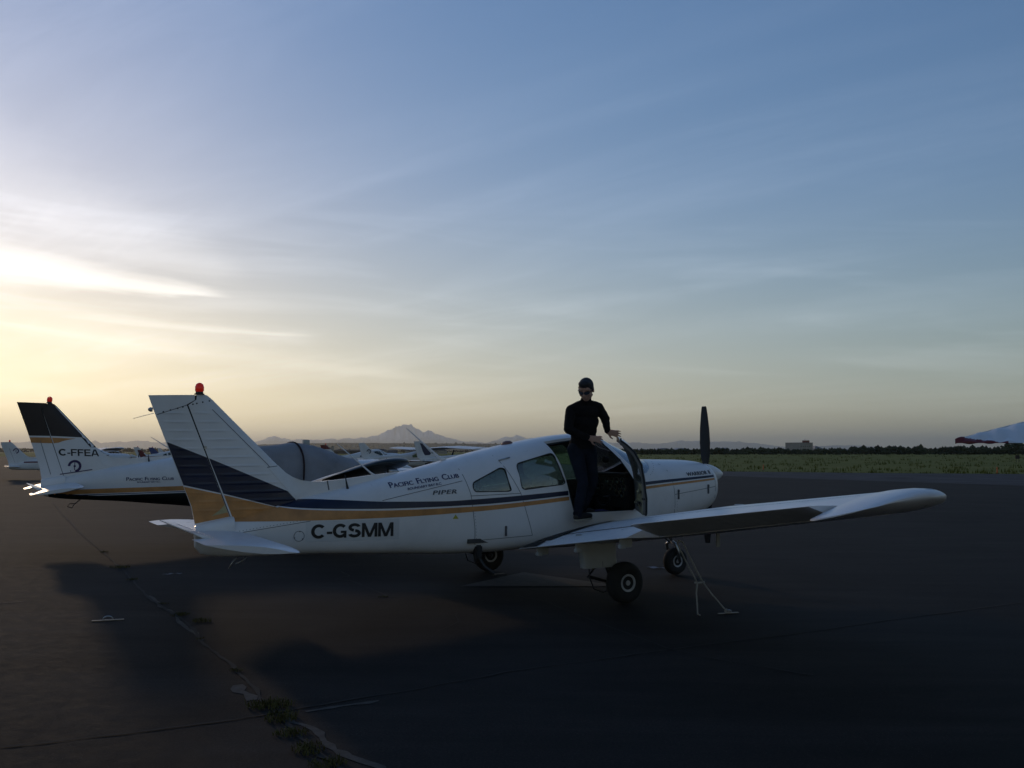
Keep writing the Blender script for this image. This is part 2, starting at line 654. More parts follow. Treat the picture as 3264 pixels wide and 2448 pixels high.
def subdiv_xz(bm, sx, sz):
    X = [v.co.x for v in bm.verts]
    Z = [v.co.z for v in bm.verts]
    for k in np.arange(math.floor(min(X) / sx) * sx + sx, max(X), sx):
        bmesh.ops.bisect_plane(bm, geom=list(bm.verts) + list(bm.edges) + list(bm.faces), plane_co=(k, 0, 0), plane_no=(1, 0, 0), dist=1e-6)
    for k in np.arange(math.floor(min(Z) / sz) * sz + sz, max(Z), sz):
        bmesh.ops.bisect_plane(bm, geom=list(bm.verts) + list(bm.edges) + list(bm.faces), plane_co=(0, 0, k), plane_no=(0, 0, 1), dist=1e-6)


def band(lo, hi, x0, x1, fn, n=60, side=1):
    """a strip between two curves lo(x), hi(x)"""
    bm = bmesh.new()
    prev = None
    m = 12 if hi((x0 + x1) / 2) - lo((x0 + x1) / 2) < 0.12 else 20
    for i in range(n + 1):
        x = x0 + (x1 - x0) * i / n
        col = []
        for j in range(m + 1):
            z = lo(x) + (hi(x) - lo(x)) * ((j / m) ** 2.2 if m > 12 else 1 - (1 - j / m) ** 2)
            col.append(bm.verts.new(A(x, side * fn(x, z), z)))
        if prev:
            for j in range(m):
                bm.faces.new((prev[j], col[j], col[j + 1], prev[j + 1]))
        prev = col
    return bm_mesh('band', bm)


def line_on(pts, width, fn, side=1, step=0.08):
    """a narrow line (panel joint) following (x, z) points on a surface"""
    bm = bmesh.new()
    P = []
    for a, b in zip(pts, pts[1:]):
        L = math.hypot(b[0] - a[0], b[1] - a[1])
        n = max(1, int(L / step))
        for i in range(n):
            P.append((a[0] + (b[0] - a[0]) * i / n, a[1] + (b[1] - a[1]) * i / n))
    P.append(pts[-1])
    prev = None
    for i, p in enumerate(P):
        q0, q1 = P[max(i - 1, 0)], P[min(i + 1, len(P) - 1)]
        dx_, dz_ = q1[0] - q0[0], q1[1] - q0[1]
        L = math.hypot(dx_, dz_) or 1
        nx, nz = -dz_ / L * width / 2, dx_ / L * width / 2
        cur = [bm.verts.new(A(p[0] + s * nx, side * fn(p[0] + s * nx, p[1] + s * nz), p[1] + s * nz)) for s in (-1, 1)]
        if prev:
            bm.faces.new((prev[0], cur[0], cur[1], prev[1]))
        prev = cur
    return bm_mesh('line', bm)


def text_mesh(body, height, width, bold=0.0, shear=0.0, small_caps=False, spacing=1.0, word=1.0):
    """lettering as flat geometry, fitted into width x height, lower left at the origin of the (x, y) plane"""
    cu = bpy.data.curves.new('t', 'FONT')
    cu.body = body
    cu.fill_mode = 'FRONT'
    cu.offset = bold
    cu.shear = shear
    cu.space_character = spacing
    cu.space_word = word
    cu.resolution_u = 3
    if small_caps:
        cu.small_caps_scale = 0.72
        for ch in cu.body_format:
            ch.use_small_caps = True
    o = bpy.data.objects.new('t', cu)
    COL.objects.link(o)
    me = eval_mesh(o, 'text')
    bpy.data.objects.remove(o)
    bpy.data.curves.remove(cu)
    X = [v.co.x for v in me.vertices]
    Y = [v.co.y for v in me.vertices]
    x0, x1, y0, y1 = min(X), max(X), min(Y), max(Y)
    for v in me.vertices:
        v.co = Vector(((v.co.x - x0) / (x1 - x0) * width, (v.co.y - y0) / (y1 - y0) * height, 0))
    return me


def lettering(body, p0, p1, height, fn, side=1, **kw):
    """text whose baseline runs from p0 to p1 (x, z) on the right side surface"""
    L = math.hypot(p1[0] - p0[0], p1[1] - p0[1])
    bold = kw.pop('bold', 0.0)
    me = text_mesh(body, height, L, **kw)
    ux, uz = (p1[0] - p0[0]) / L, (p1[1] - p0[1]) / L
    bm = bmesh.new()
    shifts = [(0, 0, 0)] if not bold else [(-bold * height, 0, 1), (0, 0, 2), (bold * height, 0, 3), (0, bold * height * 0.6, 4)]
    for sx_, sy_, lay in shifts:
        c_ = me.copy()
        for v in c_.vertices:
            v.co.x += sx_
            v.co.y += sy_
            v.co.z = lay * 0.0003
        bm.from_mesh(c_)
        bpy.data.meshes.remove(c_)
    bpy.data.meshes.remove(me)
    for v in bm.verts:
        a, b = v.co.x, v.co.y
        v.co = Vector((p0[0] + a * ux - b * uz, v.co.z, p0[1] + a * uz + b * ux))
    subdiv_xz(bm, 0.08, 0.05)
    for v in bm.verts:
        v.co = Vector(A(v.co.x, side * (fn(v.co.x, v.co.z) + v.co.y), v.co.z))
    return bm_mesh('lettering', bm)

# ------------------------------------------------------------------ tail surfaces
def x_le(z):
    return -3.56 - (z - 1.55) * 1.015


def x_te(z):
    return -4.39 - (z - 0.94) * 0.398


def x_hinge(z):
    return -4.05 - (z - 0.99) * 0.397


def fin_t(x, z, bead=True):
    ch = max(x_le(z) - x_te(z), 0.3)
    u = min(max((x_le(z) - x) / ch, 0.0), 1.0)
    t = 5 * 0.095 * ch * (0.2969 * math.sqrt(u) - 0.126 * u - 0.3516 * u * u + 0.2843 * u ** 3 - 0.1015 * u ** 4) + 0.003
    if bead and 1.02 < z < 2.14:
        k = ((z - 0.012 * (x + 4)) / 0.094) % 1.0 - 0.5
        h = x_hinge(z)
        f = (x_le(z) - 0.16 - x) / 0.06 if x > h else 1.0
        e = (x - h - 0.035) / 0.05 if x > h else (h - 0.05 - x) / 0.05
        g = (x - x_te(z) - 0.05) / 0.05
        mk = min(1, max(0, f)) * min(1, max(0, e)) * min(1, max(0, g))
        t += 0.0055 * math.exp(-(k * 0.094 / 0.0085) ** 2) * mk
    return t


def slab(poly, fn, sx=0.05, sz=0.05):
    """solid plate from an (x, z) outline with half thickness fn(x, z)"""
    bm = bmesh.new()
    bm.faces.new([bm.verts.new((x, 0, z)) for x, z in poly])
    subdiv_xz(bm, sx, sz)
    bm.verts.ensure_lookup_table()
    bm.verts.index_update()
    co = [v.co.copy() for v in bm.verts]
    fc = [[v.index for v in f.verts] for f in bm.faces]
    be = [[v.index for v in e.verts] for e in bm.edges if len(e.link_faces) == 1]
    n = len(co)
    bm.free()
    V = [A(c.x, fn(c.x, c.z), c.z) for c in co] + [A(c.x, -fn(c.x, c.z), c.z) for c in co]
    F = [f for f in fc] + [[i + n for i in f[::-1]] for f in fc] + [[a, b, b + n, a + n] for a, b in be]
    b2 = bmesh.new()
    vs = [b2.verts.new(v) for v in V]
    for f in F:
        try:
            b2.faces.new([vs[i] for i in f])
        except ValueError:
            pass
    return bm_mesh('slab', b2)


FIN = [(-4.445, 2.25), (-4.44, 2.31), (-4.38, 2.312), (-4.33, 2.297), (-4.28, 2.258), (-4.235, 2.215), (-3.56, 1.55), (-3.50, 1.42), (-3.34, 1.12), (-4.035, 0.93), (-4.525, 2.19)]
RUD = [(-4.92, 2.285), (-4.462, 2.30), (-4.462, 2.245), (-4.543, 2.195), (-4.065, 0.985), (-4.42, 0.925), (-4.465, 1.12), (-4.565, 1.38), (-4.84, 2.07), (-4.875, 2.16)]
DORSAL = [(-3.68, 1.53), (-3.56, 1.552), (-3.47, 1.47), (-3.39, 1.42), (-3.30, 1.385), (-3.18, 1.368), (-3.06, 1.365), (-2.80, 1.39), (-2.46, 1.432), (-2.15, 1.462), (-2.15, 1.40), (-2.42, 1.36), (-2.82, 1.26), (-3.34, 1.14)]


def dorsal_t(x, z):
    if x > -3.35:
        return 0.030 - 0.012 * (x + 3.35) / 1.2
    return max(fin_t(x, z, False) + 0.004, 0.014)


def naca(u, t, m=0.02, p=0.4, upper=True):
    yt = 5 * t * (0.2969 * math.sqrt(u) - 0.126 * u - 0.3516 * u * u + 0.2843 * u ** 3 - 0.1036 * u ** 4)
    yc = m / p ** 2 * (2 * p * u - u * u) if u < p else m / (1 - p) ** 2 * ((1 - 2 * p) + 2 * p * u - u * u)
    return yc + (yt if upper else -yt)


# wing planform (right side distances r)
def lerp(r, xs, ys):
    return float(np.interp(r, xs, ys))


def w_le(r):
    return lerp(r, [0.45, 0.62, 0.85, 1.15, 3.0, 5.03, 5.3, 5.42], [1.34, 1.16, 0.92, 0.80, 0.80, 0.55, 0.50, 0.42])


def w_te(r):
    return lerp(r, [0.45, 2.8, 5.03, 5.5], [-0.86, -0.86, -0.80, -0.80])


def w_z(r):
    return 0.467 + 0.141 * r


W_A = math.tan(R(4.6))


def w_pt(r, u, upper, t=None):
    le, te = w_le(r), w_te(r)
    ch = le - te
    base = 1.62 if r < 1.2 else ch
    t = t or lerp(r, [0.5, 3, 5.1], [0.165, 0.16, 0.14])
    x = le - u * ch
    zc = w_z(r) + (x - te) * W_A * lerp(r, [0.5, 1.2, 5.5], [0.9, 1.0, 1.0])
    if r < 1.2:       # the root extension keeps the section depth of the main panel
        return (x, zc + naca(u, t * 1.62 / ch, 0.022 * 1.62 / ch, 0.4, upper) * ch)
    return (x, zc + naca(u, t, 0.022, 0.4, upper) * ch)


UU = [0.0, 0.004, 0.012, 0.03, 0.06, 0.10, 0.16, 0.24, 0.33, 0.43, 0.53, 0.63, 0.72]
HC = 0.745


def main_wing(side):
    rings = []
    rs = [0.45, 0.52, 0.58, 0.64, 0.72, 0.85, 1.0, 1.15, 1.5, 2.0, 2.5, 3.0, 3.5, 4.0, 4.5, 5.03]
    for r in rs:
        us = UU + [HC]
        up = [w_pt(r, u, True) for u in reversed(us)]
        lo = [w_pt(r, u, False) for u in us[1:]]
        rings.append([A(x, side * r, z) for x, z in up + lo])
    return bm_mesh('wing', loft_bm(rings))


def te_surface(r0, r1, side, droop=0.0, beads=True, gap=0.008):
    """flap or aileron: chord fraction HC to 1 with pressed ribs; droop > 0 lifts the trailing edge"""
    n = max(2, int((r1 - r0) / 0.018)) if beads else 10
    rings = []
    us = [HC + gap, 0.80, 0.86, 0.92, 0.965, 0.992]
    for i in range(n + 1):
        r = r0 + (r1 - r0) * i / n
        rib = 0.0035 * (0.5 + 0.5 * math.cos(2 * math.pi * (r - r0) / 0.145)) ** 4 if beads else 0
        hx, hz = w_pt(r, HC, True)
        _, hz2 = w_pt(r, HC, False)
        hz = (hz * 0.6 + hz2 * 0.4)
        pts = []
        for u in reversed(us):
            x, z = w_pt(r, u, True)
            pts.append((x, z + (rib if 0.8 <= u <= 0.97 else 0)))
        pts.append((hx - 0.004, hz))
        for u in us:
            x, z = w_pt(r, u, False)
            pts.append((x, z - (rib if 0.8 <= u <= 0.97 else 0)))
        c, s = math.cos(droop), math.sin(droop)
        ring = []
        for x, z in pts:
            dx_, dz_ = x - hx, z - hz
            ring.append(A(hx + dx_ * c + dz_ * s, side * r, hz - dx_ * s + dz_ * c))
        rings.append(ring)
    return bm_mesh('te', loft_bm(rings))


def wing_tip(side):
    rings = []
    for r, dle, dte, ts, lift in [(5.04, 0, 0, 1, 0), (5.12, -0.01, 0.0, 1, 0.0), (5.24, -0.04, 0.01, 0.92, 0.005), (5.34, -0.11, 0.035, 0.78, 0.012), (5.42, -0.22, 0.09, 0.55, 0.022), (5.465, -0.34, 0.16, 0.30, 0.03), (5.485, -0.45, 0.26, 0.10, 0.035)]:
        le, te = w_le(5.03) + dle, w_te(5.03) + dte - 0.10 * min(1, (r - 5.04) / 0.15) * (1 - max(0, (r - 5.3)) / 0.2)
        ch = le - te
        us = UU + [0.80, 0.87, 0.93, 0.975, 1.0]
        z0 = w_z(r) + lift

        def P(u, upp):
            x = le - u * ch
            return (x, z0 + (x + 0.80) * W_A + naca(u, 0.14 * ts * 1.3 / ch, 0.03, 0.4, upp) * ch - (0.012 if not upp else 0) * ts)
        ring = [P(u, True) for u in reversed(us)] + [P(u, False) for u in us[1:]]
        rings.append([A(x, side * r, z) for x, z in ring])
    return bm_mesh('tip', loft_bm(rings))


def wing_top(x, r):
    le, te = w_le(r), w_te(r)
    u = min(max((le - x) / (le - te), 0.0005), 1)
    return w_pt(r, u, True)[1]


def top_patch(poly, off=0.003, side=1, step=0.04):
    """a painted or taped area on the upper wing skin, outline in (x, r)"""
    bm = bmesh.new()
    bm.faces.new([bm.verts.new((x, 0, r)) for x, r in poly])
    subdiv_xz(bm, step, step)
    for v in bm.verts:
        x, r = v.co.x, v.co.z
        v.co = Vector(A(x, side * r, wing_top(x, r) + off))
    return bm_mesh('patch', bm)


def stab_mesh(side, z0, slope, flat_to=1.0):
    """one half of the all-moving tailplane with a raked tip; the anti-servo tab is cut out of its inner trailing edge"""
    def sec(r, le, te, ts, r_out):
        us = [0.0, 0.01, 0.03, 0.08, 0.16, 0.28, 0.42, 0.58, 0.74, 0.88, 1.0]
        full = 0.78

        def P(u, up):
            x = le - u * (le - te)
            uf = (le - x) / full
            z = z0 + (-3.86 - x) * slope + naca(min(uf, 1), 0.115 * ts, 0.0, 0.4, up) * full
            return A(x, side * r_out, z)
        return [P(u, True) for u in reversed(us)] + [P(u, False) for u in us[1:]]
    inner = [sec(r, -3.86, -4.42, 1.0, r) for r in (0.06, 0.5, flat_to)]
    outer = [sec(r, le, te, ts, r) for r, le, te, ts in [(flat_to + 0.003, -3.86, -4.64, 1), (1.50, -3.86, -4.645, 1), (1.64, -3.862, -4.64, 1), (1.74, -3.865, -4.52, 0.95), (1.84, -3.87, -4.36, 0.86), (1.93, -3.88, -4.20, 0.7), (2.00, -3.90, -4.08, 0.45), (2.04, -3.93, -4.00, 0.18)]]
    bm = loft_bm(inner)
    loft_bm(outer, bm=bm)
    return bm_mesh('stab', bm)


def tab_mesh(z0, slope):
    hx = -4.425
    hz = z0 + (-3.86 - hx) * slope
    rings = []
    for r in (-0.995, -0.1, 0.1, 0.995):
        ring = [(hx, hz + 0.020), (hx - 0.10, hz + 0.052), (hx - 0.195, hz + 0.078), (hx - 0.195, hz + 0.068), (hx - 0.10, hz + 0.022), (hx, hz - 0.014)]
        rings.append([A(x, r, z) for x, z in ring])
    return bm_mesh('tab', loft_bm(rings))


def wheel_parts(parent, x, r, z, rad, width, hub_r, detail=True):
    """tyre and hub of a wheel turning about the lateral axis; the hub disc shows on both sides"""
    w2 = width / 2
    prof = [(hub_r, -w2 * 0.80), (hub_r + 0.012, -w2 * 0.92), (rad * 0.72, -w2), (rad * 0.88, -w2 * 0.88), (rad * 0.97, -w2 * 0.55), (rad, 0), (rad * 0.97, w2 * 0.55), (rad * 0.88, w2 * 0.88), (rad * 0.72, w2), (hub_r + 0.012, w2 * 0.92), (hub_r, w2 * 0.80)]
    a = add_obj('tyre', bm_mesh('tyre', lathe_bm(prof, A(x, r, z), (0, 1, 0), 40)), rubber, parent, sharp=50)
    hp = [(hub_r * 0.2, -w2 * 0.9), (hub_r * 0.3, -w2 * 0.9), (hub_r * 0.34, -w2 * 0.55), (hub_r * 0.72, -w2 * 0.5), (hub_r * 0.8, -w2 * 0.88), (hub_r * 1.04, -w2 * 0.94), (hub_r * 1.04, w2 * 0.94), (hub_r * 0.8, w2 * 0.88), (hub_r * 0.72, w2 * 0.5), (hub_r * 0.34, w2 * 0.55), (hub_r * 0.3, w2 * 0.9), (hub_r * 0.2, w2 * 0.9)]
    b = add_obj('hub', bm_mesh('hub', lathe_bm(hp, A(x, r, z), (0, 1, 0), 28)), rim_m, parent, sharp=30)
    return a, b


WIN_REAR = rounded([(-1.385, 1.335), (-1.01, 1.51), (-0.955, 1.50), (-0.905, 1.245), (-0.93, 1.232), (-1.37, 1.232)], 0.045)
WIN_SIDE = rounded([(-0.80, 1.555), (-0.27, 1.69), (-0.165, 1.325), (-0.20, 1.302), (-0.76, 1.245)], 0.055)
DOOR = [(-0.045, 0.965), (-0.10, 1.15), (-0.20, 1.55), (-0.28, 1.78), (-0.34, 2.1), (0.44, 2.1), (0.47, 1.90), (0.55, 1.80), (0.74, 1.60), (0.90, 1.35), (0.945, 1.22), (0.955, 1.05), (0.93, 0.985), (0.87, 0.955), (0.02, 0.945)]
WIN_DOOR = rounded([(-0.07, 1.31), (-0.175, 1.70), (0.42, 1.80), (0.56, 1.70), (0.80, 1.38), (0.80, 1.33)], 0.06)
SHIELD = [(0.585, 2.15), (0.60, 1.86), (0.80, 1.62), (1.00, 1.41), (1.03, 1.395), (1.17, 1.43), (1.27, 1.49), (1.33, 1.565), (1.37, 1.66), (1.37, 2.15)]


def gear_leg(parent, side, zoff=0.0):
    bm = bmesh.new()
    rings = []
    for z, x0, x1, t in [(0.78, -0.60, -0.10, 0.075), (0.66, -0.585, -0.105, 0.075), (0.52, -0.56, -0.10, 0.07), (0.405, -0.545, -0.085, 0.06)]:
        ring = []
        for k in range(24):
            a = 2 * math.pi * k / 24
            c, s = math.cos(a), math.sin(a)
            ring.append(A((x0 + x1) / 2 + (x1 - x0) / 2 * math.copysign(abs(c) ** 0.45, c), side * 1.5 + t * math.copysign(abs(s) ** 0.45, s), z))
        rings.append(ring)
    loft_bm(rings, bm=bm)
    f = add_obj('gear_fairing', bm_mesh('fairing', bm), primer, parent, sharp=40)
    o = add_obj('panel_seam', py_mesh('s', [A(-0.335, side * 1.578, 0.74), A(-0.327, side * 1.578, 0.74), A(-0.300, side * 1.563, 0.41), A(-0.308, side * 1.563, 0.41)], [(0, 1, 2, 3)]), seam_m, f)
    bm = tube_bm([A(-0.22, side * 1.5, 0.46), A(-0.12, side * 1.5, 0.24 + zoff)], 0.033, 12)
    tube_bm([A(-0.12, side * 1.46, 0.24 + zoff), A(-0.05, side * 1.56, 0.235 + zoff)], 0.03, 10, bm)
    tube_bm([A(-0.36, side * 1.5, 0.42), A(-0.46, side * 1.5, 0.31), A(-0.20, side * 1.5, 0.24 + zoff)], [0.018, 0.02, 0.018], 8, bm)
    add_obj('oleo_strut', bm_mesh('strut', bm), dark, parent)
    bm = tube_bm([A(-0.47, side * 1.53, 0.42), A(-0.47, side * 1.54, 0.30), A(-0.42, side * 1.55, 0.18), A(-0.30, side * 1.55, 0.13), A(-0.12, side * 1.55, 0.17)], 0.008, 6)
    add_obj('brake_line', bm_mesh('brake', bm), dark, parent)
    w = wheel_parts(parent, -0.05, side * 1.62, 0.233 + zoff, 0.232, 0.16, 0.095)
    return w


def propeller(parent, tilt=0.0, x=2.60, z=1.38, rad=0.97, col=None):
    for s in (1, -1):
        rings = []
        for rr, ch, tw, th in [(0.05, 0.05, 65, 0.045), (0.12, 0.075, 55, 0.040), (0.25, 0.125, 45, 0.024), (0.45, 0.152, 32, 0.016), (0.65, 0.145, 24, 0.012), (0.85, 0.112, 18, 0.008), (0.95, 0.085, 16, 0.006), (0.972, 0.070, 16, 0.004)]:
            ring = []
            for k in range(14):
                a = 2 * math.pi * k / 14
                u, v = math.cos(a) * ch / 2, math.sin(a) * th / 2
                tr = R(tw)
                lat = u * math.cos(tr) - v * math.sin(tr)
                fwd = (u * math.sin(tr) + v * math.cos(tr)) * s
                ring.append(A(x + fwd, lat * s, rr * s))
            rings.append(ring)
        bm = loft_bm(rings)
        for v in bm.verts:
            y, zz = v.co.y, v.co.z
            c, sn = math.cos(tilt), math.sin(tilt)
            v.co.y, v.co.z = y * c - zz * sn, y * sn + zz * c + z
        add_obj('propeller_blade', bm_mesh('blade', bm), col or dark, parent, sharp=60)


def squash(x, z):
    """the second aircraft has a lower cabin roof"""
    k = 1 - 0.30 * min(1, max(0, (x + 2.2) / 0.8)) * min(1, max(0, (2.0 - x) / 0.6))
    return z if z < 1.45 else 1.45 + (z - 1.45) * k


def low_wing(name, style):
    """the parked low-wing trainer; style selects paint, cabin state and detail"""
    near = style == 'open'
    root = empty(name)
    fn = lambda x, z: fus_r(x, z, 0.0025)
    fn2 = lambda x, z: fus_r(x, z, 0.005)
    # --- fuselage
    if near:
        sh = fus_loft(0.0)
        inner = fus_loft(-0.028, x0=-1.75, x1=1.50)
        cuts = [inner, prism(WIN_REAR, -1, -0.2), prism(WIN_REAR, 0.2, 1), prism(WIN_SIDE, -1, -0.2), prism(WIN_SIDE, 0.2, 1), prism(WIN_DOOR, -1, -0.2), prism(DOOR, 0.27, 1), prism(SHIELD, -1, 1)]
        me = boolean(sh, cuts, 'DIFFERENCE', 'fuselage')
        me.materials.clear()
        me.materials.append(white)
        me.materials.append(cabin_d)
        for p in me.polygons:
            c = p.center
            if -1.8 < c.x < 1.55:
                rr = abs(c.y)
                d = fus_r(c.x, c.z)
                n = p.normal
                inward = (n.y * c.y + n.z * (c.z - fC(c.x)) + 0.0) < 0
                p.material_index = 1 if inward else 0
            else:
                p.material_index = 0
        body = add_obj('fuselage', me, [white, cabin_d], root, sharp=32)
    else:
        me = fus_loft(0.0)
        if style == 'covered':
            for v in me.vertices:
                v.co.z = squash(v.co.x, v.co.z)
            body = add_obj('fuselage', me, white, root, sharp=32)
        else:
            body = add_obj('fuselage', me, white_b, root, sharp=32)
    # --- fin, rudder, dorsal fairing
    paint = white if style != 'plain' else white_b
    zs = 0.0094 if near else 0.05
    fin = add_obj('tail_fin', slab(FIN, lambda x, z: fin_t(x, z, near), 0.05, zs), paint, root, sharp=35)
    rud = add_obj('rudder', slab(RUD, lambda x, z: fin_t(x, z, near), 0.05, zs), paint, root, sharp=35)
    HG = [(-4.475, 2.295), (-4.435, 2.295), (-4.435, 2.245), (-4.51, 2.185), (-4.02, 0.95), (-4.09, 0.945), (-4.575, 2.18), (-4.475, 2.25)]
    add_obj('hinge_strip', slab(HG, lambda x, z: fin_t(x, z, False) - 0.004, 0.2, 0.1), gap_m, root, sharp=35)
    dor = add_obj('dorsal_fairing', slab(DORSAL, dorsal_t, 0.08, 0.05), paint, root, sharp=35)
    bm = lathe_bm([(0.052, 0), (0.052, 0.012), (0.040, 0.014), (0.040, 0.03)], A(-4.41, 0, 2.305), (0, 0, 1), 16)
    bb = add_obj('beacon_base', bm_mesh('bb', bm), dark, root, sharp=30)
    bm = lathe_bm([(0.036, 0), (0.046, 0.02), (0.047, 0.055), (0.038, 0.085), (0.018, 0.10), (0.002, 0.104)], A(-4.41, 0, 2.330), (0, 0, 1), 16)
    add_obj('beacon_lens', bm_mesh('bl', bm), red_m, bb)
    # --- tail cone fairing, tailplane, tab
    bm = bmesh.new()
    rings = []
    for x, t, b, wd in [(-4.04, 1.012, 0.80, 0.135), (-4.15, 0.995, 0.78, 0.122), (-4.30, 0.962, 0.76, 0.100), (-4.40, 0.935, 0.77, 0.082), (-4.425, 0.915, 0.79, 0.060)]:
        ring = []
        for k in range(24):
            a = 2 * math.pi * k / 24
            c, s = math.cos(a), math.sin(a)
            ring.append(A(x, wd * math.copysign(abs(c) ** 0.6, c), (t + b) / 2 + (t - b) / 2 * math.copysign(abs(s) ** 0.7, s)))
        rings.append(ring)
    add_obj('tail_cone_fairing', bm_mesh('cone', loft_bm(rings, bm=bm)), paint, root, sharp=35)
    sz0, ssl = {'open': (0.80, 0.092), 'covered': (0.87, -0.22), 'plain': (0.80, 0.0)}[style]
    for s in (1, -1):
        add_obj('tailplane', stab_mesh(s, sz0, ssl), paint, root, sharp=35)
    add_obj('trim_tab', tab_mesh(sz0, ssl), paint, root, sharp=30)
    # --- wings
    wingm = paint
    global W_A
    W_A = math.tan(R(13.5 if style == 'covered' else 4.6))
    for s in (1, -1):
        w_ = add_obj('wing', main_wing(s), wingm, root, sharp=35)
        fl = add_obj('flap', te_surface(0.62, 2.74, s, 0.0, near), wingm, root, sharp=35)
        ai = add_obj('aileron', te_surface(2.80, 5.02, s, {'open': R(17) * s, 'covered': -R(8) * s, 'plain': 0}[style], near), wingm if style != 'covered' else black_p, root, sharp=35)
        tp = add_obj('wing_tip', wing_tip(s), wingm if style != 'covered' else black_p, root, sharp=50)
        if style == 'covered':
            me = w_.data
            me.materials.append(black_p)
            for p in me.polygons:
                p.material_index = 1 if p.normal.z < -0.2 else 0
        nl = add_obj('navigation_light', bm_mesh('nl', lathe_bm([(0.05, -0.09), (0.052, 0.0), (0.042, 0.05), (0.022, 0.085), (0.003, 0.098)], A(0.20, s * 5.37, 1.355), (1, 0, 0), 14)), steel, tp)
    W_A = math.tan(R(4.6))
    # --- undercarriage
    zo = 0.0 if near else -0.05
    for s in (1, -1):
        gear_leg(root, s, zo)
    bm = tube_bm([A(1.83, 0, 0.95), A(1.93, 0, 0.56)], [0.045, 0.045], 12)
    tube_bm([A(1.93, 0, 0.60), A(1.96, 0, 0.44)], 0.028, 10, bm)
    for s in (1, -1):
        tube_bm([A(1.95, s * 0.02, 0.46), A(1.96, s * 0.105, 0.42), A(2.02, s * 0.105, 0.185)], [0.026, 0.024, 0.022], 8, bm)
    tube_bm([A(1.85, 0.02, 0.62), A(1.78, 0.02, 0.54), A(1.92, 0.02, 0.46)], 0.014, 6, bm)
    add_obj('nose_strut', bm_mesh('ns', bm), steel if near else dark, root)
    wheel_parts(root, 2.02, 0, 0.19 + (0.055 if not near else 0), 0.188, 0.13, 0.078)
    # --- propeller and spinner
    propeller(root, R(-1.0) if near else R(104), col=dark)
    prof = [(0.150, 0), (0.150, 0.02), (0.135, 0.10), (0.105, 0.19), (0.065, 0.27), (0.028, 0.325), (0.004, 0.345)]
    add_obj('spinner', bm_mesh('sp', lathe_bm(prof, A(2.575, 0, 1.38), (1, 0, 0), 28)), paint, root, sharp=35)
    for s in (1, -1):
        add_obj('air_inlet', bm_mesh('in', box_bm(A(2.53, s * 0.20, 1.27), (0.06, 0.17, 0.10), bevel=0.02)), black_t, root)
    return root, body, fin, rud, dor


# ------------------------------------------------------------------ ground: field, apron, taxiway
def ground_sheet(name, poly, z, m, kind='structure'):
    me = py_mesh(name, [(x, y, z) for x, y in poly], [tuple(range(len(poly)))])
    return structure(add_obj(name, me, m, smooth=False))


def asphalt_mat(name, base, k_dust=0.5):
    m = bpy.data.materials.new(name)
    m.use_nodes = True
    t = NT(m.node_tree)
    p = t.n('ShaderNodeBsdfPrincipled')
    o = t.n('ShaderNodeOutputMaterial')
    t.put(o.inputs[0], p.outputs[0])
    c = t.n('ShaderNodeTexCoord').outputs['Object']
    grit = t.noise(c, 55.0, 4, 0.8)
    mid = t.noise(c, 7.0, 7, 0.72)
    bigp = t.noise(c, 0.35, 5, 0.6, dist=0.8)
    mpn = t.n('ShaderNodeMapping')
    t.put(mpn.inputs['Vector'], c)
    mpn.inputs['Rotation'].default_value = (0, 0, R(-8))
    mpn.inputs['Scale'].default_value = (0.28, 1.5, 1)
    strk = t.noise(mpn.outputs[0], 0.8, 6, 0.62, dist=1.0)
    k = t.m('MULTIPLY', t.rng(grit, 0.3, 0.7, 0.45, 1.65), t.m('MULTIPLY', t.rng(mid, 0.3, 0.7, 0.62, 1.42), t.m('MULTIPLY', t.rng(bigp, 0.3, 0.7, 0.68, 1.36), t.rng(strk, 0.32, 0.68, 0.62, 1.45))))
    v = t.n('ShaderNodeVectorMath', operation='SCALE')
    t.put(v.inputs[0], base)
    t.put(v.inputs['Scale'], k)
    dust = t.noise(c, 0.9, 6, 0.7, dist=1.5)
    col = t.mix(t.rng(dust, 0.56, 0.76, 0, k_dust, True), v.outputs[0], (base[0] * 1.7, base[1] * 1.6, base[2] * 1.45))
    spk = t.n('ShaderNodeTexVoronoi')
    t.put(spk.inputs['Vector'], c)
    spk.inputs['Scale'].default_value = 38.0
    col = t.mix(t.rng(spk.outputs['Distance'], 0.05, 0.11, 0.45, 0.0), col, (0.16, 0.15, 0.14))
    t.put(p.inputs['Base Color'], col)
    t.put(p.inputs['Roughness'], t.rng(mid, 0.3, 0.7, 0.80, 0.95))
    p.inputs['Specular IOR Level'].default_value = 0.12
    b = t.n('ShaderNodeBump')
    b.inputs['Strength'].default_value = 0.45
    b.inputs['Distance'].default_value = 0.005
    t.put(b.inputs['Height'], grit)
    t.put(p.inputs['Normal'], b.outputs[0])
    MATS[name] = m
    return m


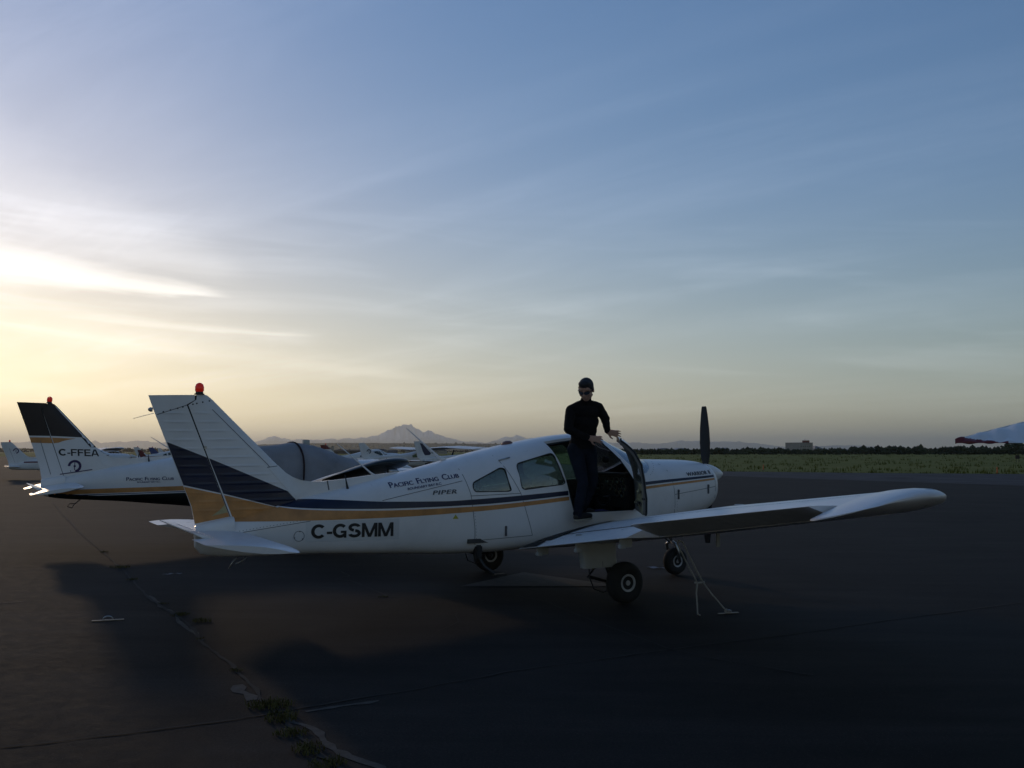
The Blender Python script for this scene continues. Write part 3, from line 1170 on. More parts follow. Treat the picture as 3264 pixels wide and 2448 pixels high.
def field_mat():
    m = bpy.data.materials.new('meadow_grass')
    m.use_nodes = True
    t = NT(m.node_tree)
    p = t.n('ShaderNodeBsdfPrincipled')
    o = t.n('ShaderNodeOutputMaterial')
    t.put(o.inputs[0], p.outputs[0])
    c = t.n('ShaderNodeTexCoord').outputs['Object']
    mpn = t.n('ShaderNodeMapping')
    t.put(mpn.inputs['Vector'], c)
    mpn.inputs['Scale'].default_value = (0.35, 1.0, 1)
    a = t.noise(mpn.outputs[0], 0.055, 6, 0.62)
    b_ = t.noise(mpn.outputs[0], 0.6, 5, 0.7)
    f = t.m('ADD', t.m('MULTIPLY', a, 0.6), t.m('MULTIPLY', b_, 0.4))
    col = t.ramp(f, [(0.30, (0.060, 0.075, 0.012)), (0.44, (0.115, 0.125, 0.020)), (0.54, (0.145, 0.145, 0.026)), (0.68, (0.20, 0.155, 0.045))])
    t.put(p.inputs['Base Color'], col)
    p.inputs['Roughness'].default_value = 0.95
    p.inputs['Specular IOR Level'].default_value = 0.1
    MATS['meadow'] = m
    return m


meadow = field_mat()
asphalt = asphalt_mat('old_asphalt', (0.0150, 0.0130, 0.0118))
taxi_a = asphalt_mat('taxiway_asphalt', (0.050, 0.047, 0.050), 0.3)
ground_sheet('ground', [(-60000, -2000), (60000, -2000), (60000, 70000), (-60000, 70000)], -0.012, meadow)
GRASS_EDGE = [(60, 60.5), (39.2, 71.1), (27.2, 75.4), (17.4, 81.5), (12.5, 93), (7.0, 128), (-16, 215), (-52, 300), (-150, 330), (-420, 360)]
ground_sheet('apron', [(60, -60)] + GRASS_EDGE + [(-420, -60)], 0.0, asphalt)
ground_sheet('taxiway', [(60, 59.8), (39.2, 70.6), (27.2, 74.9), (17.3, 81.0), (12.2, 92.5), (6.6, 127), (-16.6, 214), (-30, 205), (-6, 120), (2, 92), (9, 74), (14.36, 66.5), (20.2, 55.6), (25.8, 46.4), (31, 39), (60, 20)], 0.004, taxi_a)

# --- low relief of the meadow: clumps of long grass along its near edge and through it
def grass_clumps():
    rr = random.Random(3)
    V, F = [], []

    def clump(x, y, s, n):
        for _ in range(n):
            a = rr.uniform(0, 6.28)
            d = s * rr.uniform(0, 1) ** 0.5
            px, py = x + d * math.cos(a), y + d * math.sin(a)
            h = s * rr.uniform(0.25, 0.75)
            wd = s * rr.uniform(0.05, 0.12)
            b = rr.uniform(0, 3.14)
            lx, ly = rr.uniform(-.3, .3) * h, rr.uniform(-.3, .3) * h
            i = len(V)
            V.extend([(px - wd * math.cos(b), py - wd * math.sin(b), -0.01), (px + wd * math.cos(b), py + wd * math.sin(b), -0.01), (px + lx, py + ly, h)])
            F.append((i, i + 1, i + 2))
    for i in range(len(GRASS_EDGE) - 4):
        a, b = GRASS_EDGE[i], GRASS_EDGE[i + 1]
        L = math.hypot(b[0] - a[0], b[1] - a[1])
        for k in range(int(L / 0.35)):
            t = k / (L / 0.35)
            clump(a[0] + (b[0] - a[0]) * t + rr.uniform(-0.1, 0.2), a[1] + (b[1] - a[1]) * t + rr.uniform(0.05, 0.5), rr.uniform(0.12, 0.30), 7)
    for _ in range(1200):
        y = 72 + 420 * rr.uniform(0, 1) ** 2.0
        x = rr.uniform(-0.1, 0.62) * y
        k = np.interp(x, [p[0] for p in GRASS_EDGE][::-1], [p[1] for p in GRASS_EDGE][::-1])
        if y > k + 0.5:
            clump(x, y, rr.uniform(0.2, 0.5) * (1 + y / 300), 7)
    return py_mesh('g', V, F)


gl_m = mat('long_grass', (0.105, 0.105, 0.022), 0.95, spec=0.0, vary=0.35, vscale=0.15)
o = add_obj('meadow_grass', grass_clumps(), gl_m, smooth=False)
tag(o, 'rough tufted meadow grass beyond the taxiway edge', 'grass', kind='stuff')


# --- cracks, patches and weeds on the apron
def ribbon(pts, width, z, jit, seed, name='crack', m=None, step=0.05):
    rr = random.Random(seed)
    P = []
    for a, b in zip(pts, pts[1:]):
        L = math.hypot(b[0] - a[0], b[1] - a[1])
        st = max(step, 0.012 * math.hypot(*a))
        n = max(1, int(L / st))
        for i in range(n):
            P.append((a[0] + (b[0] - a[0]) * i / n, a[1] + (b[1] - a[1]) * i / n))
    P.append(pts[-1])
    V, F = [], []
    ox = oy = 0
    for i, p in enumerate(P):
        ox = ox * 0.85 + rr.uniform(-1, 1) * jit
        q = P[min(i + 1, len(P) - 1)]
        q0 = P[max(i - 1, 0)]
        dx_, dy_ = q[0] - q0[0], q[1] - q0[1]
        L = math.hypot(dx_, dy_) or 1
        nx, ny = -dy_ / L, dx_ / L
        w_ = width * rr.uniform(0.35, 1.3)
        V += [(p[0] + nx * (ox - w_ / 2), p[1] + ny * (ox - w_ / 2), z), (p[0] + nx * (ox + w_ / 2), p[1] + ny * (ox + w_ / 2), z)]
        if i:
            k = 2 * i
            F.append((k - 2, k, k + 1, k - 1))
    return add_obj(name, py_mesh(name, V, F), m, smooth=False)


APRON = bpy.data.objects['apron']
crack_m = mat('crack_shadow_fill', (0.012, 0.011, 0.010), 1.0)
dust_m = mat('crack_edge_dust', (0.045, 0.041, 0.036), 0.95, vary=0.45, vscale=14)
CR1 = [(-15.5, 31.4), (-9.48, 20.33), (-7.09, 16.08), (-5.79, 13.84), (-4.14, 10.83), (-3.31, 9.51), (-2.85, 8.58), (-2.23, 7.49), (-1.76, 6.58), (-1.39, 5.88), (-1.13, 5.43), (-0.91, 5.13), (-0.6, 4.6)]
for pts, wd, jit, sd in [
        (CR1, 0.035, 0.012, 1),
        ([(-6.2, 4.3), (-2.94, 5.45), (-2.71, 5.53), (-2.26, 5.75), (-1.64, 6.13), (-1.27, 6.40), (-0.68, 6.77), (-0.02, 7.33), (1.15, 8.0), (2.57, 8.79), (4.3, 9.77), (7.5, 11.6)], 0.024, 0.010, 2),
        ([(-2.41, 13.31), (-2.19, 12.82), (-2.34, 12.5), (-2.14, 12.37), (-1.74, 11.55), (-1.5, 11.0)], 0.03, 0.03, 3),
        ([(0.0, 11.2), (0.39, 10.67), (0.69, 9.77), (1.06, 8.79), (1.34, 8.18), (1.59, 7.82), (2.3, 7.2)], 0.022, 0.014, 4),
        ([(-3.9, 10.2), (-2.6, 10.6), (-1.5, 11.0), (-0.4, 11.1)], 0.008, 0.010, 5),
        ([(-0.7, 8.9), (-0.55, 9.4), (-0.6, 9.9), (-0.35, 10.3)], 0.010, 0.015, 6)]:
    c = ribbon(pts, wd, 0.0055, jit, sd, m=crack_m)
    c.parent = APRON
for pts, wd, jit, sd in [([(-1.45, 6.1), (-1.15, 5.75), (-0.98, 5.45), (-0.72, 5.2), (-0.55, 4.9)], 0.06, 0.02, 8), ([(-2.0, 6.9), (-1.75, 6.5)], 0.10, 0.03, 9), ([(-1.35, 6.2), (-0.9, 6.45)], 0.05, 0.02, 10), ([(-4.3, 11.1), (-3.4, 9.6), (-2.8, 8.5)], 0.05, 0.02, 11), ([(-7.9, 9.5), (-5.5, 10.7)], 0.05, 0.02, 12)]:
    c = ribbon(pts, wd, 0.0035, jit, sd, name='dust_streak', m=dust_m)
    c.parent = APRON
# worn painted triangle below the open aircraft
paint_w = mat('worn_ground_paint', (0.05, 0.046, 0.042), 0.9, vary=0.35, vscale=9, dirt=((0.024, 0.022, 0.021), 0.95), dscale=2.2)
tri = add_obj('painted_triangle', py_mesh('tri', [(-0.66, 11.84, 0.0075), (1.20, 11.84, 0.0075), (1.22, 12.05, 0.0075), (0.16, 13.21, 0.0075)], [(0, 1, 2, 3)]), paint_w, APRON, smooth=False)


def weed_mesh(seed, size, n):
    rr = random.Random(seed)
    V, F = [], []
    for _ in range(n):
        a = rr.uniform(0, 6.28)
        d = size * rr.uniform(0, 1) ** 0.7
        px, py = d * math.cos(a) * 1.3, d * math.sin(a)
        h = size * rr.uniform(0.12, 0.42)
        w_ = 0.0018 + size * 0.013
        b = rr.uniform(0, 6.28)
        lx, ly = math.cos(b) * h * rr.uniform(0.2, 1.1), math.sin(b) * h * rr.uniform(0.2, 1.1)
        i = len(V)
        c, s = math.cos(b + 1.57) * w_, math.sin(b + 1.57) * w_
        V += [(px - c, py - s, 0), (px + c, py + s, 0), (px + lx * 0.5 + c * 0.7, py + ly * 0.5 + s * 0.7, h * 0.75), (px + lx * 0.5 - c * 0.7, py + ly * 0.5 - s * 0.7, h * 0.75), (px + lx, py + ly, h * rr.uniform(0.7, 1.0))]
        F += [(i, i + 1, i + 2, i + 3), (i + 3, i + 2, i + 4)]
    return py_mesh('weed', V, F)


weed_m = mat('crack_weeds', (0.075, 0.068, 0.020), 0.9, spec=0.1, vary=0.5, vscale=8, dirt=((0.10, 0.06, 0.025), 0.9), dscale=9)
weeds = [(-1.62, 6.33, .17, 260, 'largest green weed clump where the two apron cracks cross'),
         (-1.47, 6.05, .15, 220, 'green weed clump just in front of the largest one'),
         (-1.33, 5.72, .12, 160, 'brownish weed clump below the green clumps near the bottom edge'),
         (-1.16, 5.42, .13, 190, 'brown weed clump in the crack near the bottom edge'),
         (-1.00, 5.17, .12, 170, 'lowest weed clump in the crack, at the bottom edge of the photo'),
         (-2.14, 7.33, .07, 70, 'small lone weed tuft halfway down the long crack'),
         (-2.83, 8.55, .05, 40, 'tiny weed tuft on the crack below the bushy one'),
         (-3.10, 9.42, .13, 120, 'bushy weed sprig standing beside the crack left of the tail'),
         (-3.45, 9.78, .12, 120, 'flat weed clump in the crack just behind the bushy sprig'),
         (-3.9, 10.5, .07, 50, 'thin weeds in the crack further back than the flat clump'),
         (-5.05, 12.45, .10, 80, 'pale weed tuft in the crack left of the tailplane'),
         (-5.75, 13.75, .17, 120, 'wide green weed patch in the crack left of the near tail'),
         (-6.9, 15.8, .12, 60, 'faint weeds in the crack far back below the second aircraft tail'),
         (-1.5, 10.98, .07, 40, 'dry brown tuft at the end of the short crack under the belly')]
for i, (x, y, s, n, lab) in enumerate(weeds):
    o = add_obj('weed_clump', weed_mesh(20 + i, s * 0.72, n), weed_m, smooth=False)
    o.location = (x, y, 0.006)
    o.rotation_euler = (0, 0, i * 1.7)
    tag(o, lab, 'weed', 'weeds growing in the apron cracks')

# ------------------------------------------------------------------ distance: mountains, hills, hedge, buildings
MT = [(-60, 12), (-45, 30), (-32, 22), (-29, 25), (-27.5, 33), (-26.2, 28), (-24.6, 22), (-24.2, 38), (-23.9, 29), (-23.3, 33), (-22.6, 30), (-22.0, 36), (-21.3, 31), (-20.6, 29), (-20.2, 32), (-19.0, 27), (-17.5, 29), (-16.0, 28), (-15.2, 36), (-14.6, 45), (-14.35, 52), (-14.0, 44), (-13.3, 38), (-12.4, 37), (-11.3, 40), (-10.7, 38), (-10.2, 45), (-9.8, 42), (-9.2, 46), (-8.7, 48), (-8.2, 54), (-7.85, 58), (-7.4, 72), (-7.0, 82), (-6.55, 85), (-6.2, 82), (-5.8, 72), (-5.5, 64), (-5.2, 71), (-4.9, 63), (-4.5, 57), (-4.0, 46), (-3.4, 38), (-2.9, 32), (-2.3, 34), (-1.6, 29), (-1.1, 36), (-0.6, 44), (-0.3, 50), (0.0, 46), (0.25, 53), (0.5, 50), (0.9, 44), (1.2, 45), (1.7, 38), (2.4, 30), (3.4, 27), (4.2, 24), (5.0, 30), (5.8, 29), (7.0, 31), (8.2, 27), (9.0, 26), (10.0, 33), (11.2, 35), (12.2, 32), (13.5, 34), (15.0, 25), (16.0, 19), (16.8, 12), (17.8, 14), (18.8, 20), (20.2, 22), (21.2, 17), (22.2, 9), (24, 6), (30, 5), (60, 5)]


def range_mesh(prof, dist, depth, seed, rough, step=0.05, az0=-45, az1=40, rows=7):
    """a mountain chain: ridge at the given distance, falling to front and back with spurs"""
    V, F = [], []
    az = np.arange(az0, az1, step)
    n = len(az)
    hs = np.interp(az, [p[0] for p in prof], [p[1] for p in prof]) / FPX * dist
    for j in range(rows):
        t = j / (rows - 1) * 2 - 1                     # -1 front foot, 0 ridge, 1 back foot
        for i in range(n):
            a = R(az[i])
            k = (1 - abs(t)) ** 1.15
            nz = noise.fractal(Vector((az[i] * 1.6, t * 2.0, seed)), 0.9, 2.1, 6)
            nz2 = noise.fractal(Vector((az[i] * 6.0, t * 3.0, seed + 9)), 0.9, 2.1, 5)
            d = dist / math.cos(a) + depth * (t + 0.25 * nz2 * (1 - abs(t)))
            h = hs[i] * k * (1 + rough * 0.35 * nz * (0.3 if t == 0 else 1)) + (hs[i] * 0.05 * nz2 if t != -1 else 0)
            V.append((d * math.sin(a), d * math.cos(a), max(h, -5) if abs(t) < 1 else -30))
    for j in range(rows - 1):
        for i in range(n - 1):
            k = j * n + i
            F.append((k, k + 1, k + n + 1, k + n))
    return py_mesh('range', V, F)


def rock_mat(name, low, high, z0, z1):
    m = bpy.data.materials.new(name)
    m.use_nodes = True
    t = NT(m.node_tree)
    p = t.n('ShaderNodeBsdfPrincipled')
    o = t.n('ShaderNodeOutputMaterial')
    t.put(o.inputs[0], p.outputs[0])
    c = t.n('ShaderNodeTexCoord').outputs['Object']
    s = t.n('ShaderNodeSeparateXYZ')
    t.put(s.inputs[0], c)
    nz = t.noise(c, 0.0009, 6, 0.65)
    zz = t.m('ADD', s.outputs[2], t.m('MULTIPLY', t.m('SUBTRACT', nz, 0.5), (z1 - z0) * 1.6))
    t.put(p.inputs['Base Color'], t.mix(t.rng(zz, z0, z1, 0, 1, True), low, high))
    p.inputs['Roughness'].default_value = 1.0
    p.inputs['Specular IOR Level'].default_value = 0.0
    return m


far_m = rock_mat('snowy_mountain_rock', (0.30, 0.33, 0.33), (0.75, 0.78, 0.80), 230, 520)
DM = 30000
o = add_obj('mountains', range_mesh(MT, DM, 3600, 3.1, 1.0, rows=11), far_m)
structure(o, 'pale snowy mountain range along the horizon')
hill_prof = [(-60, 20), (-30, 14), (-26, 10), (-22, 9), (-19, 11), (-17.5, 14), (-15, 24), (-13, 27), (-10, 29), (-7, 28), (-4, 27), (-2, 26), (0, 25), (1.5, 24), (3, 19), (5, 14), (7, 10), (9, 4), (12, -2), (40, -4)]
hill_m = rock_mat('wooded_hill', (0.028, 0.036, 0.024), (0.034, 0.040, 0.028), 20, 80)
DH = 9000
o = add_obj('hills', range_mesh(hill_prof, DH, 1400, 7.7, 0.25, step=0.06, az0=-45, az1=10, rows=7), hill_m)
structure(o, 'low wooded hills in front of the mountains')


def tree_band(name, dist, az0, az1, hfun, step, seed, m, depth=60, label=''):
    """a distant wood: many leafy clumps of uneven height standing in rows"""
    rr = random.Random(seed)
    V, F = [], []
    a = az0
    while a < az1:
        h = hfun(a) * rr.uniform(0.65, 1.15)
        if h > 0:
            d = dist + rr.uniform(-depth, depth)
            cx, cy = d * math.tan(R(a)), d
            wd = h * rr.uniform(0.45, 0.9)
            for q in range(9):
                px = cx + rr.uniform(-1, 1) * wd * 0.7
                pz = h * rr.uniform(0.12, 0.85)
                py = cy + rr.uniform(-1, 1) * wd * 0.6
                s = wd * rr.uniform(0.22, 0.5)
                i = len(V)
                pts = [(1, 0, 0), (-1, 0, 0), (0, 1, 0), (0, -1, 0), (0, 0, 1), (0, 0, -1)]
                for p in pts:
                    k = s * rr.uniform(0.6, 1.3)
                    V.append((px + p[0] * k, py + p[1] * k, max(pz + p[2] * k * 0.9, 0)))
                for f in [(0, 2, 4), (2, 1, 4), (1, 3, 4), (3, 0, 4), (2, 0, 5), (1, 2, 5), (3, 1, 5), (0, 3, 5)]:
                    F.append(tuple(i + x for x in f))
        a += step * rr.uniform(0.5, 1.5)
    ob = add_obj(name, py_mesh(name, V, F), m, smooth=False)
    tag(ob, label, 'trees', kind='stuff')
    return ob


bush_m = mat('hedge_leaves', (0.050, 0.056, 0.030), 0.95, spec=0.05, vary=0.5, vscale=0.05)
hz_h = lambda a: 560 / FPX * (np.interp(a, [7, 12, 13.5, 15.8, 16.8, 18.2, 19.5, 22, 24, 25.5, 27, 27.8, 28.4, 28.8, 31, 40], [13, 14, 15, 17, 12, 11, 16, 19, 18, 19, 19, 20, 28, 19, 18, 18]) * 1.30 + 1)
tree_band('hedge', 545, 6.5, 42, hz_h, 0.085, 5, bush_m, 30, 'dark bushy hedgerow along the far side of the meadow')
tree_band('hedge', 720, 5.0, 42, lambda a: 720 / FPX * 15, 0.10, 6, bush_m, 40, 'second lower line of bushes showing behind the hedgerow')
wood_m = mat('distant_wood_leaves', (0.026, 0.032, 0.018), 0.95, spec=0.05, vary=0.4, vscale=0.01)
tree_band('distant_wood', 2600, -46, 9, lambda a: 2600 / FPX * float(np.interp(a, [-46, -24, -20, -17, -5, 2, 5, 9], [16, 13, 14, 12, 8, 7, 8, 9])), 0.10, 8, wood_m, 120, 'hazy line of distant woods below the mountains')
tree_band('hill_forest', 8700, -19, 8, lambda a: 8700 / FPX * float(np.interp(a, [-19, -16, -3, 2, 5, 8], [11, 17, 20, 18, 10, 5])) * 1.25, 0.07, 9, wood_m, 500, 'forest of small conifers along the hill crest')

# --- building beyond the meadow
wall_m = mat('beige_cladding', (0.34, 0.29, 0.25), 0.85, vary=0.12, vscale=0.4)
wall_b = mat('blue_grey_cladding', (0.24, 0.26, 0.30), 0.85, vary=0.1, vscale=0.4)
pane_m = mat('dark_window_pane', (0.03, 0.035, 0.045), 0.2)
brick_m = mat('red_penthouse_wall', (0.20, 0.07, 0.05), 0.9)
roof_m = mat('grey_roof', (0.16, 0.16, 0.18), 0.8)
brown_r = mat('brown_roof', (0.11, 0.085, 0.07), 0.9, vary=0.2, vscale=0.3)
dome_m = mat('hangar_fabric', (0.24, 0.25, 0.30), 0.7)


def at(px, Y):
    """x at depth Y for a pixel column of the photograph (used only to lay out far things)"""
    return (px - 1632) / FPX * Y


def part(name, c, s, m, parent, bevel=0.0):
    return add_obj(name, bm_mesh(name, box_bm(c, s, bevel=bevel)), m, parent, smooth=False)


DB = 900
b = empty('office_block', (at(2545, DB), DB, 0))
tag(b, 'flat-roofed beige and blue-grey office block beyond the hedgerow', 'building')
ang = R(24)
bw = lambda v: Vector((v[0] * math.cos(ang) - v[1] * math.sin(ang), v[0] * math.sin(ang) + v[1] * math.cos(ang), v[2]))
rot = Matrix.Rotation(ang, 3, 'Z')
zt = 1.7 + 28 / FPX * DB
part_w = add_obj('wall', bm_mesh('w', box_bm((0, 0, zt / 2), (19.5, 17, zt), rot=None)), [wall_m, wall_b], b, smooth=False)
for p in part_w.data.polygons:
    p.material_index = 1 if p.normal.x > 0.5 else 0
part_w.rotation_euler = (0, 0, ang * 0 + R(34))
RB = Matrix.Rotation(R(34), 3, 'Z')


def bchild(name, c, s, m, par=None):
    o = part(name, (0, 0, 0), s, m, par or b)
    o.location = RB @ Vector(c)
    o.rotation_euler = (0, 0, R(34))
    return o


bchild('roof', (0, 0, zt + 0.15), (19.9, 17.4, 0.3), roof_m)
bchild('penthouse', (3.2, -5.6, zt + 1.35), (5.0, 4.5, 2.1), brick_m)
bchild('roof_mast', (2.0, -5.6, zt + 3.2), (0.15, 0.15, 1.8), dark)
for row, z in enumerate((zt - 2.0, zt - 4.4)):
    for k in range(7):
        bchild('window', (9.77, -7.2 + k * 2.4, z), (0.12, 1.7, 1.2), pane_m)
for k in range(5):
    bchild('window', (-7.0 + k * 3.0, -8.52, zt - 3.4), (0.9, 0.12, 0.7), pane_m)
for k in range(4):
    bchild('vent', (-2.0 + k * 1.6, -8.52, zt - 1.1), (0.5, 0.12, 0.4), brick_m)
an = empty('shed', (at(2604, DB + 25), DB + 25, 0))
tag(an, 'small pale gabled shed at the right end of the office block', 'shed')
za = 1.7 + 11 / FPX * DB
part('wall', (0, 0, za / 2), (8, 8, za), wall_b, an)
rf = py_mesh('r', [(-4.2, -4.2, za), (4.2, -4.2, za), (4.2, 4.2, za), (-4.2, 4.2, za), (-3.4, -4.2, za + 2.6), (-3.4, 4.2, za + 2.6)], [(0, 1, 4), (1, 2, 5, 4), (2, 3, 5), (3, 0, 4, 5), (0, 3, 2, 1)])
add_obj('roof', rf, dome_m, an, smooth=False)

for px0, px1, top, lab in [(2040, 2062, 9, 'leftmost rounded grey hangar roof above the hedge, right of the open door'), (2098, 2136, 12, 'rounded grey hangar roof above the hedge, second from the left'), (2154, 2194, 12, 'rounded grey hangar roof just left of the propeller'), (2305, 2325, 13, 'small peaked grey hangar roof right of the propeller'), (2656, 2704, 10, 'low arched grey hangar right of the office block'), (2722, 2762, 9, 'second low arched grey hangar right of the office block'), (3062, 3098, 6, 'pale low hangar roof showing under the high wing tip')]:
    D_ = 1100
    hwd = (px1 - px0) / 2 / FPX * D_
    zr = 1.7 + top / FPX * D_
    rings = []
    for yy in (0, 30):
        ring = []
        for k in range(13):
            a = math.pi * k / 12
            ring.append((hwd * math.cos(a), yy, zr * 0.45 + (zr * 0.55) * math.sin(a) ** 0.8))
        ring += [(-hwd, yy, -0.1), (hwd, yy, -0.1)]
        rings.append(ring)
    o = add_obj('hangar', bm_mesh('h', loft_bm(rings)), dome_m, smooth=False)
    o.location = (at((px0 + px1) / 2, D_), D_, 0)
    tag(o, lab, 'hangar', 'round-roofed hangars beyond the meadow')

for px0, px1, base, top, ridge, lab in [(1066, 1118, 4, 6, 0, 'long low brown hangar left of the far tail fins'), (1120, 1164, 4, 6, 0, 'low brown hangar between the two far white fins'), (1180, 1234, 3, 8, 3, 'brown gabled house roof right of the fin with the club emblem'), (1236, 1262, 0, 5, 0, 'small grey shed right of the brown gabled house'), (1292, 1336, 4, 8, 3, 'brown roofed house behind the high-wing aircraft'), (1374, 1422, 4, 10, 4, 'brown roofed house right of the purple striped fin')]:
    D_ = 780
    hwd = (px1 - px0) / 2 / FPX * D_
    z0 = 1.7 + base / FPX * D_
    z1 = 1.7 + top / FPX * D_
    hb = empty('far_building', (at((px0 + px1) / 2, D_), D_, 0))
    tag(hb, lab, 'building', 'brown buildings at the far side of the airfield')
    part('wall', (0, 6, z0 / 2), (hwd * 2, 12, z0), wall_m if ridge else brown_r, hb)
    e = 0.35
    inset = hwd * (0.55 if ridge else 0.98)
    rf = py_mesh('r', [(-hwd - e, -e, z0), (hwd + e, -e, z0), (hwd + e, 12 + e, z0), (-hwd - e, 12 + e, z0), (-inset, 6, z1 + 0.3), (inset, 6, z1 + 0.3)], [(0, 1, 5, 4), (1, 2, 5), (2, 3, 4, 5), (3, 0, 4), (0, 3, 2, 1)])
    add_obj('roof', rf, brown_r, hb, smooth=False)
tw = empty('control_tower', (at(1056, 900), 900, 0))
tag(tw, 'tan slab building with a stepped top behind the red tipped fin', 'building')
part('wall', (0, 4, 3.0), (3.6, 6, 6.2), wall_m, tw)
part('roof', (1.0, 4, 6.7), (1.4, 4, 1.2), wall_m, tw)

# a lone slim tree in the middle distance
def crown_mesh(h, wd, seed, n=260):
    rr = random.Random(seed)
    V, F = [], []
    for _ in range(n):
        t = rr.uniform(0.12, 1)
        rad = wd * math.sin(math.pi * min(1, t * 0.95)) ** 0.6 * rr.uniform(0.2, 1)
        a = rr.uniform(0, 6.28)
        c = Vector((rad * math.cos(a), rad * math.sin(a), t * h))
        s = wd * 0.28
        i = len(V)
        for _k in range(3):
            V.append(tuple(c + Vector((rr.uniform(-s, s), rr.uniform(-s, s), rr.uniform(-s, s)))))
        F.append((i, i + 1, i + 2))
    return py_mesh('crown', V, F)


for px, Y, h, wd, lab in [(1288, 700, 6.6, 0.95, 'slim upright tree between the far houses'), (3238, 500, 5.4, 1.6, 'round bushy tree standing out of the hedge at the right edge'), (2918, 520, 4.6, 1.5, 'thin twiggy shrub rising out of the hedge right of the hangars')]:
    tr = empty('tree', (at(px, Y), Y, 0))
    tag(tr, lab, 'tree')
    add_obj('crown', crown_mesh(h, wd, int(px)), bush_m, tr, smooth=False)
    add_obj('trunk', bm_mesh('t', tube_bm([(0, 0, 0), (0, 0, h * 0.7)], [0.18, 0.05], 6)), dark, tr)

# markers in the grass
for px, Y, lab in [(2430, 86, 'orange marker post at the grass edge right of the propeller'), (3172, 72.6, 'orange marker post at the grass edge below the high wing')]:
    o = empty('marker_post', (at(px, Y), Y, 0))
    tag(o, lab, 'marker', 'orange markers along the taxiway')
    add_obj('post', bm_mesh('p', lathe_bm([(0.075, 0), (0.075, 0.05), (0.05, 0.06), (0.045, 0.48), (0.03, 0.52), (0.004, 0.53)], (0, 0, 0), (0, 0, 1), 12)), orange_m, o, sharp=40)
    add_obj('base', bm_mesh('p', lathe_bm([(0.15, 0), (0.15, 0.03), (0.08, 0.035)], (0, 0, 0), (0, 0, 1), 12)), dark, o, sharp=40)
sg = empty('sign_box', (at(3238, 150), 150, 0))
tag(sg, 'small dark square sign standing in the meadow at the right', 'sign')
part('face', (0, 0, 0.85), (0.66, 0.16, 0.60), mat('sign_back', (0.02, 0.008, 0.008), 0.6), sg, 0.02)
part('leg', (-0.2, 0, 0.28), (0.05, 0.05, 0.60), dark, sg)
part('leg', (0.2, 0, 0.28), (0.05, 0.05, 0.60), dark, sg)

# part3-start

# ------------------------------------------------------------------ the near aircraft (door open)
PSI = R(29.65)
near, body, fin, rud, dor = low_wing('light_aircraft', 'open')
near.location = (0.51, 12.0, 0)
near.rotation_euler = (0, 0, PSI)
tag(near, 'nearest low-wing aircraft, white with navy and gold stripes, its cabin door open', 'aircraft', 'parked low-wing aircraft')
S1 = lambda x, z: fus_r(x, z, 0.0025)
S2 = lambda x, z: fus_r(x, z, 0.0045)
S0 = lambda x, z: fus_r(x, z, 0.0015)
F1 = lambda x, z: fin_t(x, z) + 0.0022


def curve(pts):
    return pchip([p[0] for p in pts], [p[1] for p in pts])


nU = curve([(-3.60, 1.118), (-3.40, 1.172), (-3.25, 1.180), (-3.01, 1.17), (-2.37, 1.137), (-1.71, 1.13), (-1.42, 1.142), (-0.13, 1.222), (1.12, 1.312), (2.45, 1.385)])
nL = curve([(-3.60, 1.116), (-3.40, 1.092), (-3.01, 1.071), (-2.37, 1.060), (-1.42, 1.080), (-0.13, 1.168), (1.12, 1.272), (2.45, 1.358)])
gU = curve([(-4.06, 0.984), (-3.80, 1.055), (-3.62, 1.108), (-3.52, 1.094), (-3.40, 1.076), (-3.01, 1.054), (-2.37, 1.040), (-1.42, 1.060), (-0.13, 1.150), (1.12, 1.254), (2.45, 1.345)])
gL = curve([(-4.06, 0.958), (-3.25, 0.950), (-2.37, 0.960), (-1.42, 1.000), (-0.13, 1.105), (1.12, 1.220), (2.45, 1.320)])
gU_, nU_ = gU, nU
gU = lambda x: fT(x) - 0.0012 if x < -3.60 else gU_(x)
nU = lambda x: fT(x) - 0.0012 if x < -3.38 else nU_(x)
for s in (1, -1):
    for x0, x1 in ([(-3.60, -0.125), (0.975, 2.40)] if s > 0 else [(-3.60, 2.40)]):
        add_obj('navy_stripe', band(nL, nU, x0, x1, S1, 70, s), navy, body)
    for x0, x1 in ([(-4.06, -0.115), (0.975, 2.40)] if s > 0 else [(-4.06, 2.40)]):
        add_obj('gold_stripe', band(gL, gU, x0, x1, S1, 70, s), gold, body)
    for nm, host, poly, m in [('navy_panel', rud, [(-4.726, 1.802), (-4.325, 1.640), (-4.176, 1.262), (-4.550, 1.352)], navy),
                              ('navy_panel', fin, [(-4.303, 1.632), (-3.46, 1.268), (-3.37, 1.17), (-3.37, 1.10), (-3.57, 1.10), (-4.147, 1.256)], navy),
                              ('gold_panel', rud, [(-4.545, 1.335), (-4.170, 1.247), (-4.078, 1.01), (-4.425, 0.945), (-4.46, 1.12)], gold),
                              ('gold_panel', fin, [(-4.140, 1.240), (-3.60, 1.100), (-3.60, 1.05), (-4.02, 0.945), (-4.045, 1.00)], gold)]:
        add_obj(nm, sheet(poly, F1, 0.05, s, 0.0094), m, host)
# worn spot on the gold rudder paint
add_obj('worn_spot', sheet([(-4.13, 1.14), (-4.10, 1.055), (-4.26, 1.02), (-4.17, 1.09)], lambda x, z: fin_t(x, z) + 0.004, 0.05, 1, 0.0094), mat('faded_gold', (0.40, 0.33, 0.17), 0.5, vary=0.2), rud)
